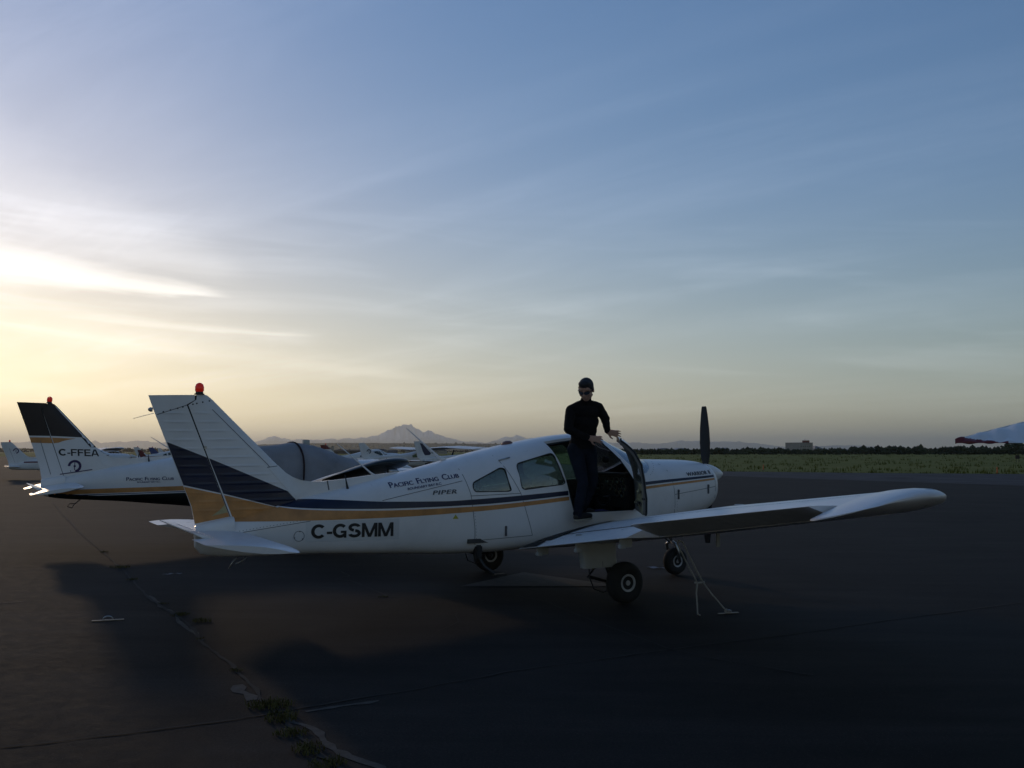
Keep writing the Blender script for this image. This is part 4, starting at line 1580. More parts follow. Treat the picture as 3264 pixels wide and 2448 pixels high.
# seams
for pts, host in [([(-1.525, 1.60), (-1.50, 1.50), (-1.41, 1.19), (-1.365, 0.80), (-1.355, 0.53)], body),
                  ([(-1.03, 1.66), (-0.78, 1.20), (-0.62, 0.70)], body),
                  ([(-1.42, 1.185), (-0.78, 1.205)], body),
                  ([(-2.45, 1.15), (-1.50, 1.36)], body),
                  ([(-4.03, 0.835), (-3.25, 0.945)], body),
                  ([(-1.34, 0.665), (-0.62, 0.70)], body),
                  ([(1.44, 1.57), (1.52, 1.53), (1.565, 1.45), (1.59, 1.30), (1.61, 1.10), (1.62, 0.80)], body),
                  ([(1.61, 1.135), (2.40, 1.225)], body),
                  ([(2.34, 1.54), (2.39, 1.46), (2.405, 1.30), (2.40, 1.08), (2.36, 0.96)], body)]:
    add_obj('panel_seam', line_on(pts, 0.0065, S1, 1), seam_m, host)
add_obj('panel_seam', line_on([(-4.28, 2.15), (-3.68, 1.56), (-3.36, 1.16)], 0.007, F1, 1, 0.03), seam_m, fin)
add_obj('panel_seam', line_on([(-4.83, 2.085), (-4.54, 2.19)], 0.007, F1, 1, 0.03), seam_m, rud)
add_obj('panel_seam', line_on([(-3.69, 1.53), (-3.57, 1.545)], 0.007, lambda x, z: dorsal_t(x, z) + 0.002, 1, 0.03), seam_m, dor)
add_obj('panel_seam', line_on([(-3.00, 1.375), (-2.98, 1.27)], 0.014, lambda x, z: dorsal_t(x, z) + 0.002, 1, 0.03), grey_t, dor)
# tail tip screws
for x, z in [(-4.77, 2.115), (-4.70, 2.135), (-4.63, 2.155), (-4.58, 2.17), (-4.48, 2.20), (-4.44, 2.21), (-4.38, 2.225), (-4.31, 2.24)]:
    host = rud if x < -4.5 else fin
    t_ = fin_t(x, z)
    add_obj('screw', bm_mesh('sc', lathe_bm([(0.009, 0), (0.007, 0.004)], A(x, t_, z), (0, -1, 0), 8)), dark, host)
# lettering
add_obj('registration_patch', sheet([(-3.30, 0.715), (-3.30, 0.940), (-2.26, 0.945), (-2.26, 0.715)], S0, 0.08, 1), white_b, body)
add_obj('lettering', lettering('Pacific Flying Club', (-2.335, 1.287), (-1.525, 1.400), 0.062, S2, small_caps=True, bold=0.03, word=1.3), navy_t, body)
add_obj('lettering', lettering('BOUNDARY BAY B.C.', (-2.145, 1.262), (-1.745, 1.322), 0.026, S2, bold=0.025, shear=0.2), navy_t, body)
add_obj('lettering', lettering('PIPER', (-1.865, 1.205), (-1.585, 1.217), 0.046, S2, bold=0.07, shear=0.25, spacing=1.12), grey_t, body)
add_obj('lettering', lettering('WARRIOR II', (1.885, 1.372), (2.345, 1.398), 0.048, S2, bold=0.08, spacing=1.05, word=1.2), grey_t, body)
GLY = {'C': (0.95, [('arc', 0.48, 0.5, 0.385, 0.40, 42, 318)]),
       'G': (1.0, [('arc', 0.48, 0.5, 0.385, 0.40, 42, 325), ('ln', 0.52, 0.42, 0.90, 0.42, 0.16), ('ln', 0.82, 0.46, 0.82, 0.0, 0.16)]),
       'S': (0.90, [('arc', 0.43, 0.71, 0.30, 0.195, 15, 262), ('arc', 0.43, 0.29, 0.315, 0.195, -165, 82)]),
       'M': (1.10, [('ln', 0.12, 0, 0.12, 1, 0.19), ('ln', 0.98, 0, 0.98, 1, 0.19), ('ln', 0.15, 1, 0.55, 0, 0.20), ('ln', 0.95, 1, 0.55, 0, 0.20)]),
       'F': (0.80, [('ln', 0.13, 0, 0.13, 1, 0.19), ('ln', 0.1, 0.915, 0.76, 0.915, 0.17), ('ln', 0.1, 0.50, 0.68, 0.50, 0.16)]),
       'E': (0.84, [('ln', 0.13, 0, 0.13, 1, 0.19), ('ln', 0.1, 0.915, 0.78, 0.915, 0.17), ('ln', 0.1, 0.50, 0.74, 0.50, 0.16), ('ln', 0.1, 0.085, 0.80, 0.085, 0.17)]),
       'A': (0.98, [('ln', 0.10, 0, 0.44, 1, 0.19), ('ln', 0.88, 0, 0.54, 1, 0.19), ('ln', 0.25, 0.30, 0.75, 0.30, 0.15)]),
       '-': (0.46, [('ln', 0.06, 0.38, 0.42, 0.38, 0.17)])}


def block_letters(body, p0, p1, height, fn, side=1, shear=0.0):
    """heavy grotesque capitals drawn stroke by stroke, fitted between p0 and p1 (x, z)"""
    bm = bmesh.new()
    x = 0.0
    lay = 0
    th = 0.225
    for ch in body:
        wd, strokes = GLY[ch]
        for sdef in strokes:
            lay += 1
            pts = []
            if sdef[0] == 'ln':
                _, xa, ya, xb, yb, t_ = sdef
                if ya == yb or xa == xb:
                    L = math.hypot(xb - xa, yb - ya)
                    nx, ny = -(yb - ya) / L * t_ / 2, (xb - xa) / L * t_ / 2
                    quads = [[(xa - nx, ya - ny), (xb - nx, yb - ny), (xb + nx, yb + ny), (xa + nx, ya + ny)]]
                else:
                    quads = [[(xa - t_ / 2, ya), (xa + t_ / 2, ya), (xb + t_ / 2, yb), (xb - t_ / 2, yb)]]
            else:
                _, cx, cy, rx, ry, a0, a1 = sdef
                n = 22
                quads = []
                for i in range(n):
                    q = []
                    for a, o_ in ((a0 + (a1 - a0) * i / n, -1), (a0 + (a1 - a0) * (i + 1) / n, -1), (a0 + (a1 - a0) * (i + 1) / n, 1), (a0 + (a1 - a0) * i / n, 1)):
                        q.append((cx + (rx + o_ * th / 2) * math.cos(R(a)), cy + (ry + o_ * th / 2.2) * math.sin(R(a))))
                    quads.append(q)
            for q in quads:
                try:
                    bm.faces.new([bm.verts.new((x + u, lay, v)) for u, v in q])
                except ValueError:
                    pass
        x += wd
    Lp = math.hypot(p1[0] - p0[0], p1[1] - p0[1])
    ux, uz = (p1[0] - p0[0]) / Lp, (p1[1] - p0[1]) / Lp
    for v in bm.verts:
        a, b = (v.co.x + shear * v.co.z) / x * Lp, v.co.z * height
        v.co = Vector((p0[0] + a * ux - b * uz, 0.00012 * v.co.y, p0[1] + a * uz + b * ux))
    subdiv_xz(bm, 0.06, 0.04)
    for v in bm.verts:
        v.co = Vector(A(v.co.x, side * (fn(v.co.x, v.co.z) + v.co.y), v.co.z))
    return bm_mesh('letters', bm)


add_obj('lettering', block_letters('C-GSMM', (-3.24, 0.752), (-2.325, 0.752), 0.155, S2), black_t, body)
# small side fittings
yel = mat('yellow_decal', (0.45, 0.40, 0.04), 0.6)
add_obj('warning_decal', sheet([(-1.635, 0.925), (-1.565, 0.925), (-1.60, 0.975)], S1, 0.05, 1), yel, body)
for x0, z0, z1 in [(1.675, 1.07, 1.20), (2.245, 1.13, 1.255), (-0.975, 0.705, 0.825)]:
    rr_ = fus_r(x0, (z0 + z1) / 2)
    bm = box_bm(A(x0, rr_ + 0.004, (z0 + z1) / 2), (0.028, 0.012, z1 - z0), bevel=0.004)
    box_bm(A(x0, rr_ + 0.012, z1 - 0.02), (0.018, 0.012, 0.03), bm)
    add_obj('latch', bm_mesh('latch', bm), grey_t, body, smooth=False)
add_obj('vent_handle', bm_mesh('h', tube_bm([A(-1.00, fus_r(-1.0, 1.60) + 0.012, 1.597), A(-0.85, fus_r(-0.85, 1.635) + 0.012, 1.632)], 0.010, 8)), steel, body)
bm = bmesh.new()
prev = None
for k in range(33):
    a = 2 * math.pi * k / 32
    cur = []
    for rr_ in (0.052, 0.058):
        x, z = -3.37 + rr_ * math.cos(a), 0.785 + rr_ * math.sin(a)
        cur.append(bm.verts.new(A(x, S1(x, z), z)))
    if prev:
        bm.faces.new((prev[0], cur[0], cur[1], prev[1]))
    prev = cur
add_obj('inspection_ring', bm_mesh('ring', bm), seam_m, body)
for a in (80, 200, 320):
    x, z = -3.37 + 0.05 * math.cos(R(a)), 0.785 + 0.05 * math.sin(R(a))
    add_obj('screw', bm_mesh('sc', lathe_bm([(0.007, 0), (0.005, 0.003)], A(x, fus_r(x, z), z), (0, -1, 0), 8)), dark, body)
# rivet rows along the rear seams
riv = bmesh.new()
for pts in [[(-1.35, 0.55), (-1.36, 0.80), (-1.40, 1.17)], [(-4.0, 0.86), (-3.3, 0.96)], [(1.66, 0.85), (1.63, 1.12)], [(-3.0, 0.975), (-2.45, 1.03)], [(1.40, 1.54), (1.28, 1.44), (1.18, 1.38)]]:
    for a, b_ in zip(pts, pts[1:]):
        n = int(math.hypot(b_[0] - a[0], b_[1] - a[1]) / 0.035)
        for i in range(n):
            x, z = a[0] + (b_[0] - a[0]) * i / n + 0.012, a[1] + (b_[1] - a[1]) * i / n
            box_bm(A(x, fus_r(x, z), z), (0.007, 0.004, 0.007), riv)
o = add_obj('rivets', bm_mesh('riv', riv), seam_m, body, smooth=False)
o['kind'] = 'stuff'
# aerials
wh = MATS['white_paint']
for nm, pts, rads, m in [('whip_aerial', [A(-2.43, 0, 1.42), A(-2.47, 0, 1.455), A(-2.88, 0, 1.79)], [0.022, 0.010, 0.005], wh),
                         ('whip_aerial', [A(-1.52, 0, 1.58), A(-1.60, 0, 1.635), A(-1.82, 0, 1.81), A(-2.03, 0, 1.98)], [0.034, 0.014, 0.009, 0.005], wh),
                         ('short_aerial', [A(-2.775, 0.09, 1.265), A(-2.785, 0.09, 1.30), A(-2.815, 0.09, 1.44)], [0.020, 0.014, 0.003], black_t),
                         ('tail_wire', [A(-4.86, 0.0, 2.10), A(-5.06, 0.0, 2.04)], [0.003, 0.0025], wh),
                         ('roof_probe', [A(0.40, 0.05, 1.93), A(0.405, 0.05, 1.985)], [0.006, 0.005], dark)]:
    add_obj(nm, bm_mesh(nm, tube_bm(pts, rads, 8)), m, near)
add_obj('tail_light', bm_mesh('tl', lathe_bm([(0.022, 0), (0.024, 0.02), (0.016, 0.04), (0.003, 0.045)], A(-4.875, 0, 2.135), (-1, 0, 0.1), 12)), steel, rud)
add_obj('roof_dome', bm_mesh('rd', lathe_bm([(0.075, 0), (0.07, 0.018), (0.045, 0.036), (0.003, 0.042)], A(-0.66, 0, 1.797), (-0.15, 0, 1), 16)), mat('brown_dome', (0.20, 0.09, 0.07), 0.4), near)
add_obj('rudder_horn_hook', bm_mesh('rh', box_bm(A(-4.345, 0.052, 1.745), (0.022, 0.02, 0.03))), steel, rud, smooth=False)
# footstep, tail tie-down, belly fittings
bm = box_bm(A(-1.30, 0.44, 0.53), (0.085, 0.09, 0.16), bevel=0.015)
tube_bm([A(-1.30, 0.42, 0.50), A(-1.24, 0.50, 0.36), A(-1.14, 0.56, 0.28)], 0.020, 8, bm)
box_bm(A(-1.08, 0.57, 0.268), (0.16, 0.09, 0.018), bm, bevel=0.005)
add_obj('boarding_step', bm_mesh('step', bm), dark, near, smooth=False)
bm = tube_bm([A(-3.96, 0, 0.60), A(-4.02, 0, 0.53), A(-4.06, 0, 0.455)], 0.007, 6)
tube_bm([A(-3.86, 0, 0.60), A(-3.90, 0, 0.54), A(-3.99, 0, 0.50)], 0.007, 6, bm)
add_obj('tail_tie_ring', bm_mesh('ttr', bm), steel, near)
for r_ in (0.95, 1.75, 2.55):
    x, z = -0.72, w_z(r_) - 0.045
    bm = box_bm(A(x, r_, z), (0.16, 0.02, 0.09), bevel=0.008)
    box_bm(A(x - 0.06, r_ + 0.02, z - 0.03), (0.07, 0.06, 0.04), bm, bevel=0.008)
    add_obj('flap_hinge', bm_mesh('fh', bm), primer, near, smooth=False)
add_obj('pitot_mast', bm_mesh('pm', box_bm(A(0.30, 2.78, 0.80), (0.05, 0.018, 0.17), bevel=0.006)), MATS['grey_gear_fairing'], near, smooth=False)
# fuel cap and wing markings
add_obj('fuel_cap', bm_mesh('fc', lathe_bm([(0.05, 0), (0.048, 0.006), (0.01, 0.008)], A(0.35, 3.05, wing_top(0.35, 3.05)), (0, 0, 1), 18)), steel, near)
wm = near
add_obj('wing_walk', top_patch([(-0.64, 0.60), (-0.64, 1.02), (-0.25, 0.98), (0.20, 0.90), (0.50, 0.82), (0.55, 0.585), (0.0, 0.585)], 0.012, 1), walk_m, wm)


def flap_top(x, r):
    le, te = w_le(r), w_te(r)
    u = min(max((le - x) / (le - te), 0), 0.999)
    return w_pt(r, u, True)[1]


fw = bmesh.new()
fw.faces.new([fw.verts.new((x, 0, r)) for x, r in [(-0.845, 0.63), (-0.67, 0.63), (-0.67, 0.95), (-0.845, 1.02)]])
subdiv_xz(fw, 0.05, 0.05)
for v in fw.verts:
    x, r = v.co.x, v.co.z
    v.co = Vector(A(x, r, flap_top(x, r) + 0.010))
add_obj('flap_walk', bm_mesh('fw', fw), walk_m, wm)
for nm_, ra_, rb_ in (('flap_gap', 0.62, 2.78), ('aileron_gap', 2.80, 5.02)):
    gp = bmesh.new()
    pv = None
    for i in range(41):
        r_ = ra_ + (rb_ - ra_) * i / 40
        xh = w_le(r_) - (HC + 0.003) * (w_le(r_) - w_te(r_))
        cu_ = [gp.verts.new(A(xh + d_, r_, wing_top(xh + d_, r_) + 0.0035)) for d_ in (-0.011, 0.011)]
        if pv:
            gp.faces.new((pv[0], cu_[0], cu_[1], pv[1]))
        pv = cu_
    if nm_ == 'flap_gap':
        add_obj(nm_, bm_mesh(nm_, gp), gap_m, wm)
    else:
        gp.free()
rv = bmesh.new()
for i in range(200):
    r_ = 1.3 + 3.6 * i / 200
    x = 0.05 - 0.1 * (r_ - 1.3) / 3.6
    box_bm(A(x, r_, wing_top(x, r_)), (0.006, 0.006, 0.002), rv)
o = add_obj('rivets', bm_mesh('rv', rv), seam_m, wm, smooth=False)
o['kind'] = 'stuff'

# --- glass
def glass_piece(name, poly, r0, r1, m, off=-0.010):
    outer = fus_loft(off, x0=-1.8, x1=1.6)
    innr = fus_loft(off - 0.006, x0=-1.75, x1=1.55)
    me = boolean(outer, [innr], 'DIFFERENCE', 'g0')
    me = boolean(me, [prism(poly, r0, r1)], 'INTERSECT', name)
    me.materials.clear()
    return add_obj(name, me, m, near, sharp=40)


for s, gm in ((1, rear_glass), (-1, tint_glass)):
    a, b_ = (0.2, 1) if s > 0 else (-1, -0.2)
    glass_piece('window', WIN_REAR, a, b_, gm)
    glass_piece('window', WIN_SIDE, a, b_, gm)
glass_piece('window', WIN_DOOR, -1, -0.2, tint_glass)
ws = glass_piece('windshield', SHIELD, -1, 1, wind_glass, -0.004)
add_obj('centre_post', bm_mesh('cp', tube_bm([A(x, 0, fT(x) - 0.004) for x in (0.56, 0.7, 0.85, 1.0, 1.15, 1.3, 1.37)], 0.016, 8)), wh, near)


def trim(poly, side, width=0.010, off=0.002, closed=True):
    pts = [A(x, side * fus_r(x, min(z, fT(x) - 0.02), off), min(z, fT(x) - 0.02)) for x, z in (poly + [poly[0]] if closed else poly)]
    return bm_mesh('trim', tube_bm(pts, width, 6))


rub_b = mat('window_rubber', (0.02, 0.02, 0.02), 0.7)
for p in (WIN_REAR, WIN_SIDE):
    add_obj('window_frame', trim(p, 1, 0.006), rub_b, near)
# --- cabin interior
cab = near
bm = box_bm(A(-0.10, 0, 0.66), (2.7, 0.98, 0.05))
add_obj('cabin_floor', bm_mesh('fl', bm), cabin_d, cab, smooth=False)
for s in (1, -1):
    bm = box_bm(A(0.10, s * 0.27, 0.83), (0.50, 0.44, 0.16), bevel=0.05)
    se = add_obj('seat', bm_mesh('seat', bm), seat_m, cab)
    bm = box_bm(A(-0.26, s * 0.27, 1.13), (0.14, 0.42, 0.56), bevel=0.055, rot=Matrix.Rotation(R(-12), 3, 'Y'))
    add_obj('backrest', bm_mesh('bk', bm), seat_m, se)
bm = box_bm(A(-0.95, 0, 0.86), (0.50, 0.90, 0.16), bevel=0.05)
se = add_obj('rear_seat', bm_mesh('seat', bm), seat_m, cab)
add_obj('backrest', bm_mesh('bk', box_bm(A(-1.24, 0, 1.08), (0.12, 0.88, 0.44), bevel=0.05, rot=Matrix.Rotation(R(-10), 3, 'Y'))), seat_m, se)
bm = box_bm(A(0.90, 0, 1.17), (0.12, 1.00, 0.42), bevel=0.02)
box_bm(A(0.98, 0, 1.405), (0.34, 0.98, 0.035), bm, bevel=0.015)
box_bm(A(0.86, 0.0, 0.88), (0.22, 0.26, 0.30), bm, bevel=0.03)
pn = add_obj('instrument_panel', bm_mesh('panel', bm), panel_m, cab, smooth=False)
for zz, rs_ in ((1.325, [-0.42, -0.33, -0.24, -0.15, 0.06, 0.17, 0.28, 0.39]), (1.235, [-0.42, -0.33, -0.24, -0.15, -0.06, 0.12, 0.23, 0.34, 0.43]), (1.15, [-0.38, -0.28, 0.28, 0.38])):
    for r_ in rs_:
        dd = add_obj('dial', bm_mesh('dial', lathe_bm([(0.040, 0), (0.040, 0.010), (0.033, 0.011), (0.032, 0.005)], A(0.838, r_, zz), (-1, 0, 0), 16)), dial_m, pn)
        add_obj('bezel', bm_mesh('bz', lathe_bm([(0.044, 0), (0.044, 0.005)], A(0.839, r_, zz), (-1, 0, 0), 16)), bezel_m, dd)
for s in (1, -1):
    bm = tube_bm([A(0.84, s * 0.27, 1.12), A(0.62, s * 0.27, 1.12)], 0.014, 8)
    pts = [A(0.62, s * 0.27 + 0.15 * math.cos(R(a)), 1.10 + 0.10 * math.sin(R(a))) for a in (150, 180, 215, 250, 290, 325, 360, 390)]
    tube_bm(pts, 0.014, 8, bm)
    add_obj('control_yoke', bm_mesh('yoke', bm), black_t, cab)
add_obj('compass', bm_mesh('cmp', lathe_bm([(0.04, -0.03), (0.045, 0), (0.04, 0.03), (0.02, 0.045)], A(0.78, 0.10, 1.60), (-1, 0, 0.2), 14)), dark, cab, sharp=40)
# door frame seal
add_obj('door_seal', trim([p for p in DOOR if p[1] < 1.95] + [], 1, 0.009, -0.008, closed=False), rub_b, near)

# --- the open door
TH = R(57)
XH, RH = 0.95, 0.56


def swing(me):
    c, s = math.cos(TH), math.sin(TH)
    for v in me.vertices:
        x, r, z = v.co.x - XH, -v.co.y - RH, v.co.z
        v.co = Vector((XH + x * c + r * s, -(RH - x * s + r * c), z))
    return me


dsk = boolean(fus_loft(0.0, x0=-1.8, x1=1.6), [fus_loft(-0.040, x0=-1.75, x1=1.55)], 'DIFFERENCE', 'd0')
DPOLY = [(x + (0.006 if x < 0.4 else -0.006), z + (0.006 if z < 1.0 else 0)) for x, z in DOOR]
dsk = boolean(dsk, [prism(DPOLY, 0.275, 1)], 'INTERSECT', 'd1')
dwin = boolean(fus_loft(-0.015, x0=-1.8, x1=1.6), [fus_loft(-0.021, x0=-1.75, x1=1.55)], 'DIFFERENCE', 'd2')
dwin = boolean(dwin, [prism(WIN_DOOR, 0.2, 1)], 'INTERSECT', 'd3')
dme = boolean(dsk, [prism(WIN_DOOR, 0.2, 1)], 'DIFFERENCE', 'door')
dme.materials.clear()
dme.materials.append(wh)
dme.materials.append(mat('door_lining', (0.16, 0.15, 0.14), 0.8, vary=0.15))
for p in dme.polygons:
    c = p.center
    p.material_index = 1 if (abs(c.y) < fus_r(c.x, c.z) - 0.012) else 0
door = add_obj('cabin_door', swing(dme), [dme.materials[0], dme.materials[1]], near, sharp=35)
add_obj('door_window', swing(dwin), rear_glass, door, sharp=40)
edge = [p for p in DOOR if p[0] < 0.0] + []
pts = [(0.90, 0.965), (0.5, 0.95), (0.02, 0.95), (-0.045, 0.97), (-0.10, 1.15), (-0.20, 1.55), (-0.255, 1.70), (-0.285, 1.78), (-0.31, 1.83), (-0.33, 1.855)]
tp_ = []
for x, z in pts:
    z = min(z, fT(x) - 0.012)
    tp_.append(A(x, max(fus_r(x, z), 0.28), z))
add_obj('door_seal', swing(bm_mesh('ds', tube_bm(tp_, 0.012, 6))), rub_b, door)
add_obj('door_handle', swing(bm_mesh('dh', box_bm(A(0.20, 0.52, 1.22), (0.16, 0.035, 0.05), bevel=0.012))), mat('old_chrome', (0.40, 0.37, 0.26), 0.35, metal=0.6), door)
add_obj('door_latch', swing(bm_mesh('dl', box_bm(A(-0.07, 0.555, 1.145), (0.05, 0.045, 0.03), bevel=0.006))), dark, door, smooth=False)
add_obj('armrest', swing(bm_mesh('ar', box_bm(A(0.35, 0.51, 1.08), (0.36, 0.05, 0.06), bevel=0.02))), cabin_d, door)
# bag or jacket lying on the sill inside the cabin
add_obj('seat_belt', bm_mesh('sb', tube_bm([A(0.02, 0.45, 0.93), A(0.20, 0.52, 0.955), A(0.42, 0.53, 0.965), A(0.60, 0.50, 0.93)], 0.016, 6)), mat('faded_blue_belt', (0.03, 0.035, 0.12), 0.8), cab)

# --- tie-down rope and ground rings
NM = near.matrix_basis.copy()


def W(x, r, z):
    return Matrix.Translation((0.51, 12.0, 0)) @ Matrix.Rotation(PSI, 4, 'Z') @ Vector(A(x, r, z))


def rope_pts(a, b, n, sag=0.0, wob=0.0, seed=0):
    rr = random.Random(seed)
    out = []
    for i in range(n + 1):
        t = i / n
        p = a.lerp(b, t)
        p.z -= sag * math.sin(math.pi * t)
        if 0 < i < n:
            p += Vector((rr.uniform(-wob, wob), rr.uniform(-wob, wob), 0))
        out.append(p)
    return out


top_, knot, anc = W(-0.18, 2.70, 0.765), W(0.08, 2.70, 0.35), W(0.46, 2.72, 0.03)
bm = tube_bm(rope_pts(top_, knot, 8, 0.005, 0.003, 1), 0.0075, 7)
tube_bm(rope_pts(top_ + Vector((0.06, 0.01, 0.01)), W(0.16, 2.70, 0.345), 8, 0.01, 0.003, 2), 0.0075, 7, bm)
tube_bm([W(0.05, 2.70, 0.352), W(0.11, 2.69, 0.345), W(0.175, 2.70, 0.35)], 0.012, 7, bm)
tube_bm(rope_pts(W(0.16, 2.70, 0.345), anc, 12, 0.01, 0.003, 3), 0.0075, 7, bm)
tube_bm([W(0.08, 2.70, 0.35), W(0.075, 2.69, 0.24), W(0.085, 2.69, 0.12), W(0.095, 2.68, 0.03), W(0.125, 2.68, 0.012)], [0.010, 0.009, 0.008, 0.008, 0.010], 7, bm)
tube_bm([top_, top_ + Vector((0.02, 0, 0.03)), top_ + Vector((0.06, 0.01, 0.01))], 0.008, 7, bm)
tube_bm([anc + Vector((-0.02, 0, 0.0)), anc + Vector((0.0, 0.02, 0.02)), anc + Vector((0.03, 0.0, -0.01)), anc + Vector((-0.02, -0.01, -0.012))], 0.009, 7, bm)
o = add_obj('tie_down_rope', bm_mesh('rope', bm), rope_m)
tag(o, 'knotted white rope tying the near wing down to a ring in the apron', 'rope')


def ground_anchor(p, ang_, s, lab):
    e = empty('tie_down_ring', p, ang_)
    tag(e, lab, 'ring', 'tie-down rings set in the apron')
    add_obj('plate', bm_mesh('pl', box_bm((0, 0, 0.004), (0.30 * s, 0.035, 0.006))), mat('worn_steel_%d' % len(MATS), (0.22, 0.19, 0.15), 0.5, metal=0.5, vary=0.3, vscale=30), e, smooth=False)
    pts = [(0.045 * s * math.cos(a), 0, 0.012 + 0.030 * s * math.sin(a)) for a in [math.pi * k / 8 for k in range(9)]]
    add_obj('loop', bm_mesh('lp', tube_bm(pts, 0.007, 7)), steel, e)
    return e


wa = W(0.48, 2.72, 0.006)
ground_anchor((wa.x, wa.y, 0.006), R(20), 0.8, 'metal ring and plate at the foot of the white rope')
ground_anchor((-4.07, 9.47, 0.006), R(18), 1.0, 'metal ring and plate lying on the bare asphalt left of the weeds')
# litter on the apron
lit = mat('pale_litter', (0.22, 0.22, 0.24), 0.8)
for (x, y, w_, l_, a, lab) in [(2.08, 13.65, 0.30, 0.10, -20, 'pale flattened scrap lying on the asphalt between the wheels'), (-4.70, 12.96, 0.26, 0.02, 15, 'thin straw coloured stick on the asphalt near the tail')]:
    rr = random.Random(int(x * 10))
    V, F = [], []
    for i in range(9):
        for j in range(3):
            V.append((w_ * (i / 8 - 0.5), l_ * (j / 2 - 0.5) * math.sin(math.pi * (i + 0.5) / 9), rr.uniform(0.002, 0.020)))
    for i in range(8):
        for j in range(2):
            k = i * 3 + j
            F.append((k, k + 3, k + 4, k + 1))
    o = add_obj('litter', py_mesh('l', V, F), lit, smooth=False)
    o.location = (x, y, 0.008)
    o.rotation_euler = (0, 0, R(a))
    tag(o, lab, 'litter')

# ------------------------------------------------------------------ second aircraft, cabin under a canvas cover
cov, cbody, cfin, crud, cdor = low_wing('light_aircraft', 'covered')
CLOC = (-4.73, 19.01, 0.05)
CROT = (0, R(2.98), PSI - R(0.08))
cov.location = CLOC
cov.rotation_euler = CROT
tag(cov, 'second low-wing aircraft with dark fin top and black belly, its cabin under a grey cover', 'aircraft', 'parked low-wing aircraft')
cg = lambda x: 0.752 + 0.074 * (x + 4.0)
C1 = lambda x, z: fus_r(x, z, 0.0025)
C2 = lambda x, z: fus_r(x, z, 0.0045)
brown_k = mat('faded_black_paint', (0.020, 0.010, 0.010), 0.45, vary=0.25)
for s in (1, -1):
    add_obj('gold_stripe', band(lambda x: cg(x) - 0.085, lambda x: cg(x), -4.2, 2.4, C1, 60, s), gold, cbody)
    add_obj('pin_stripe', band(lambda x: cg(x) - 0.112, lambda x: cg(x) - 0.100, -4.1, 2.4, C1, 60, s), MATS['blue_vinyl'], cbody)
    add_obj('black_belly', band(lambda x: fB(x) + 0.004, lambda x: min(cg(x) - 0.130 + max(0, -3.5 - x) * 0.11, fT(x) - 0.05), -4.38, 2.4, C1, 60, s), black_p, cbody)
    G1 = lambda x, z: fin_t(x, z, False) + 0.003
    add_obj('dark_fin_top', sheet([(-4.935, 2.29), (-4.462, 2.305), (-4.462, 2.245), (-4.543, 2.195), (-4.352, 1.715), (-4.69, 1.70)], G1, 0.08, s), brown_k, crud)
    add_obj('dark_fin_top', sheet([(-4.445, 2.25), (-4.44, 2.31), (-4.38, 2.312), (-4.33, 2.297), (-4.28, 2.258), (-4.235, 2.215), (-3.56, 1.55), (-3.66, 1.545), (-3.83, 1.72), (-4.333, 1.715), (-4.525, 2.19)], G1, 0.08, s), brown_k, cfin)
    add_obj('gold_band', sheet([(-4.675, 1.67), (-4.335, 1.685), (-4.295, 1.585), (-4.645, 1.575)], G1, 0.08, s), gold, crud)
    add_obj('gold_band', sheet([(-4.318, 1.685), (-3.92, 1.69), (-4.05, 1.66), (-4.14, 1.63), (-4.20, 1.60), (-4.278, 1.585)], G1, 0.08, s), gold, cfin)
add_obj('lettering', block_letters('C-FFEA', (-4.175, 1.365), (-3.50, 1.385), 0.125, lambda x, z: fin_t(x, z, False) + 0.004, shear=-0.1), black_t, cfin)


def emblem(cx, cz, rad, fn, parent, m):
    """club emblem: a broad open ring with a slim propeller standing in it"""
    bm = bmesh.new()
    prev = None
    for k in range(41):
        a = R(-80 + 262 * k / 40)
        cur = []
        for rr_ in (rad * 0.62, rad * 0.99):
            x, z = cx + rr_ * math.cos(a), cz + rr_ * math.sin(a)
            cur.append(bm.verts.new(A(x, fn(x, z), z)))
        if prev:
            bm.faces.new((prev[0], cur[0], cur[1], prev[1]))
        prev = cur
    for poly in ([(-0.06, 0.62), (0.03, 0.62), (0.06, 0.12), (0.05, -0.12), (0.10, -0.62), (-0.02, -0.62), (-0.06, -0.12), (-0.05, 0.12)], [(-0.17, 0.02), (-0.1, 0.15), (0.05, 0.18), (0.17, 0.08), (0.17, -0.08), (0.05, -0.18), (-0.1, -0.15)], [(-0.62, -0.75), (-0.50, -0.70), (-0.42, -0.82), (-0.52, -0.90)]):
        bm.faces.new([bm.verts.new(A(cx + rad * x, fn(cx + rad * x, cz + rad * z) + 0.0005, cz + rad * z)) for x, z in poly])
    return add_obj('emblem', bm_mesh('emblem', bm), m, parent)


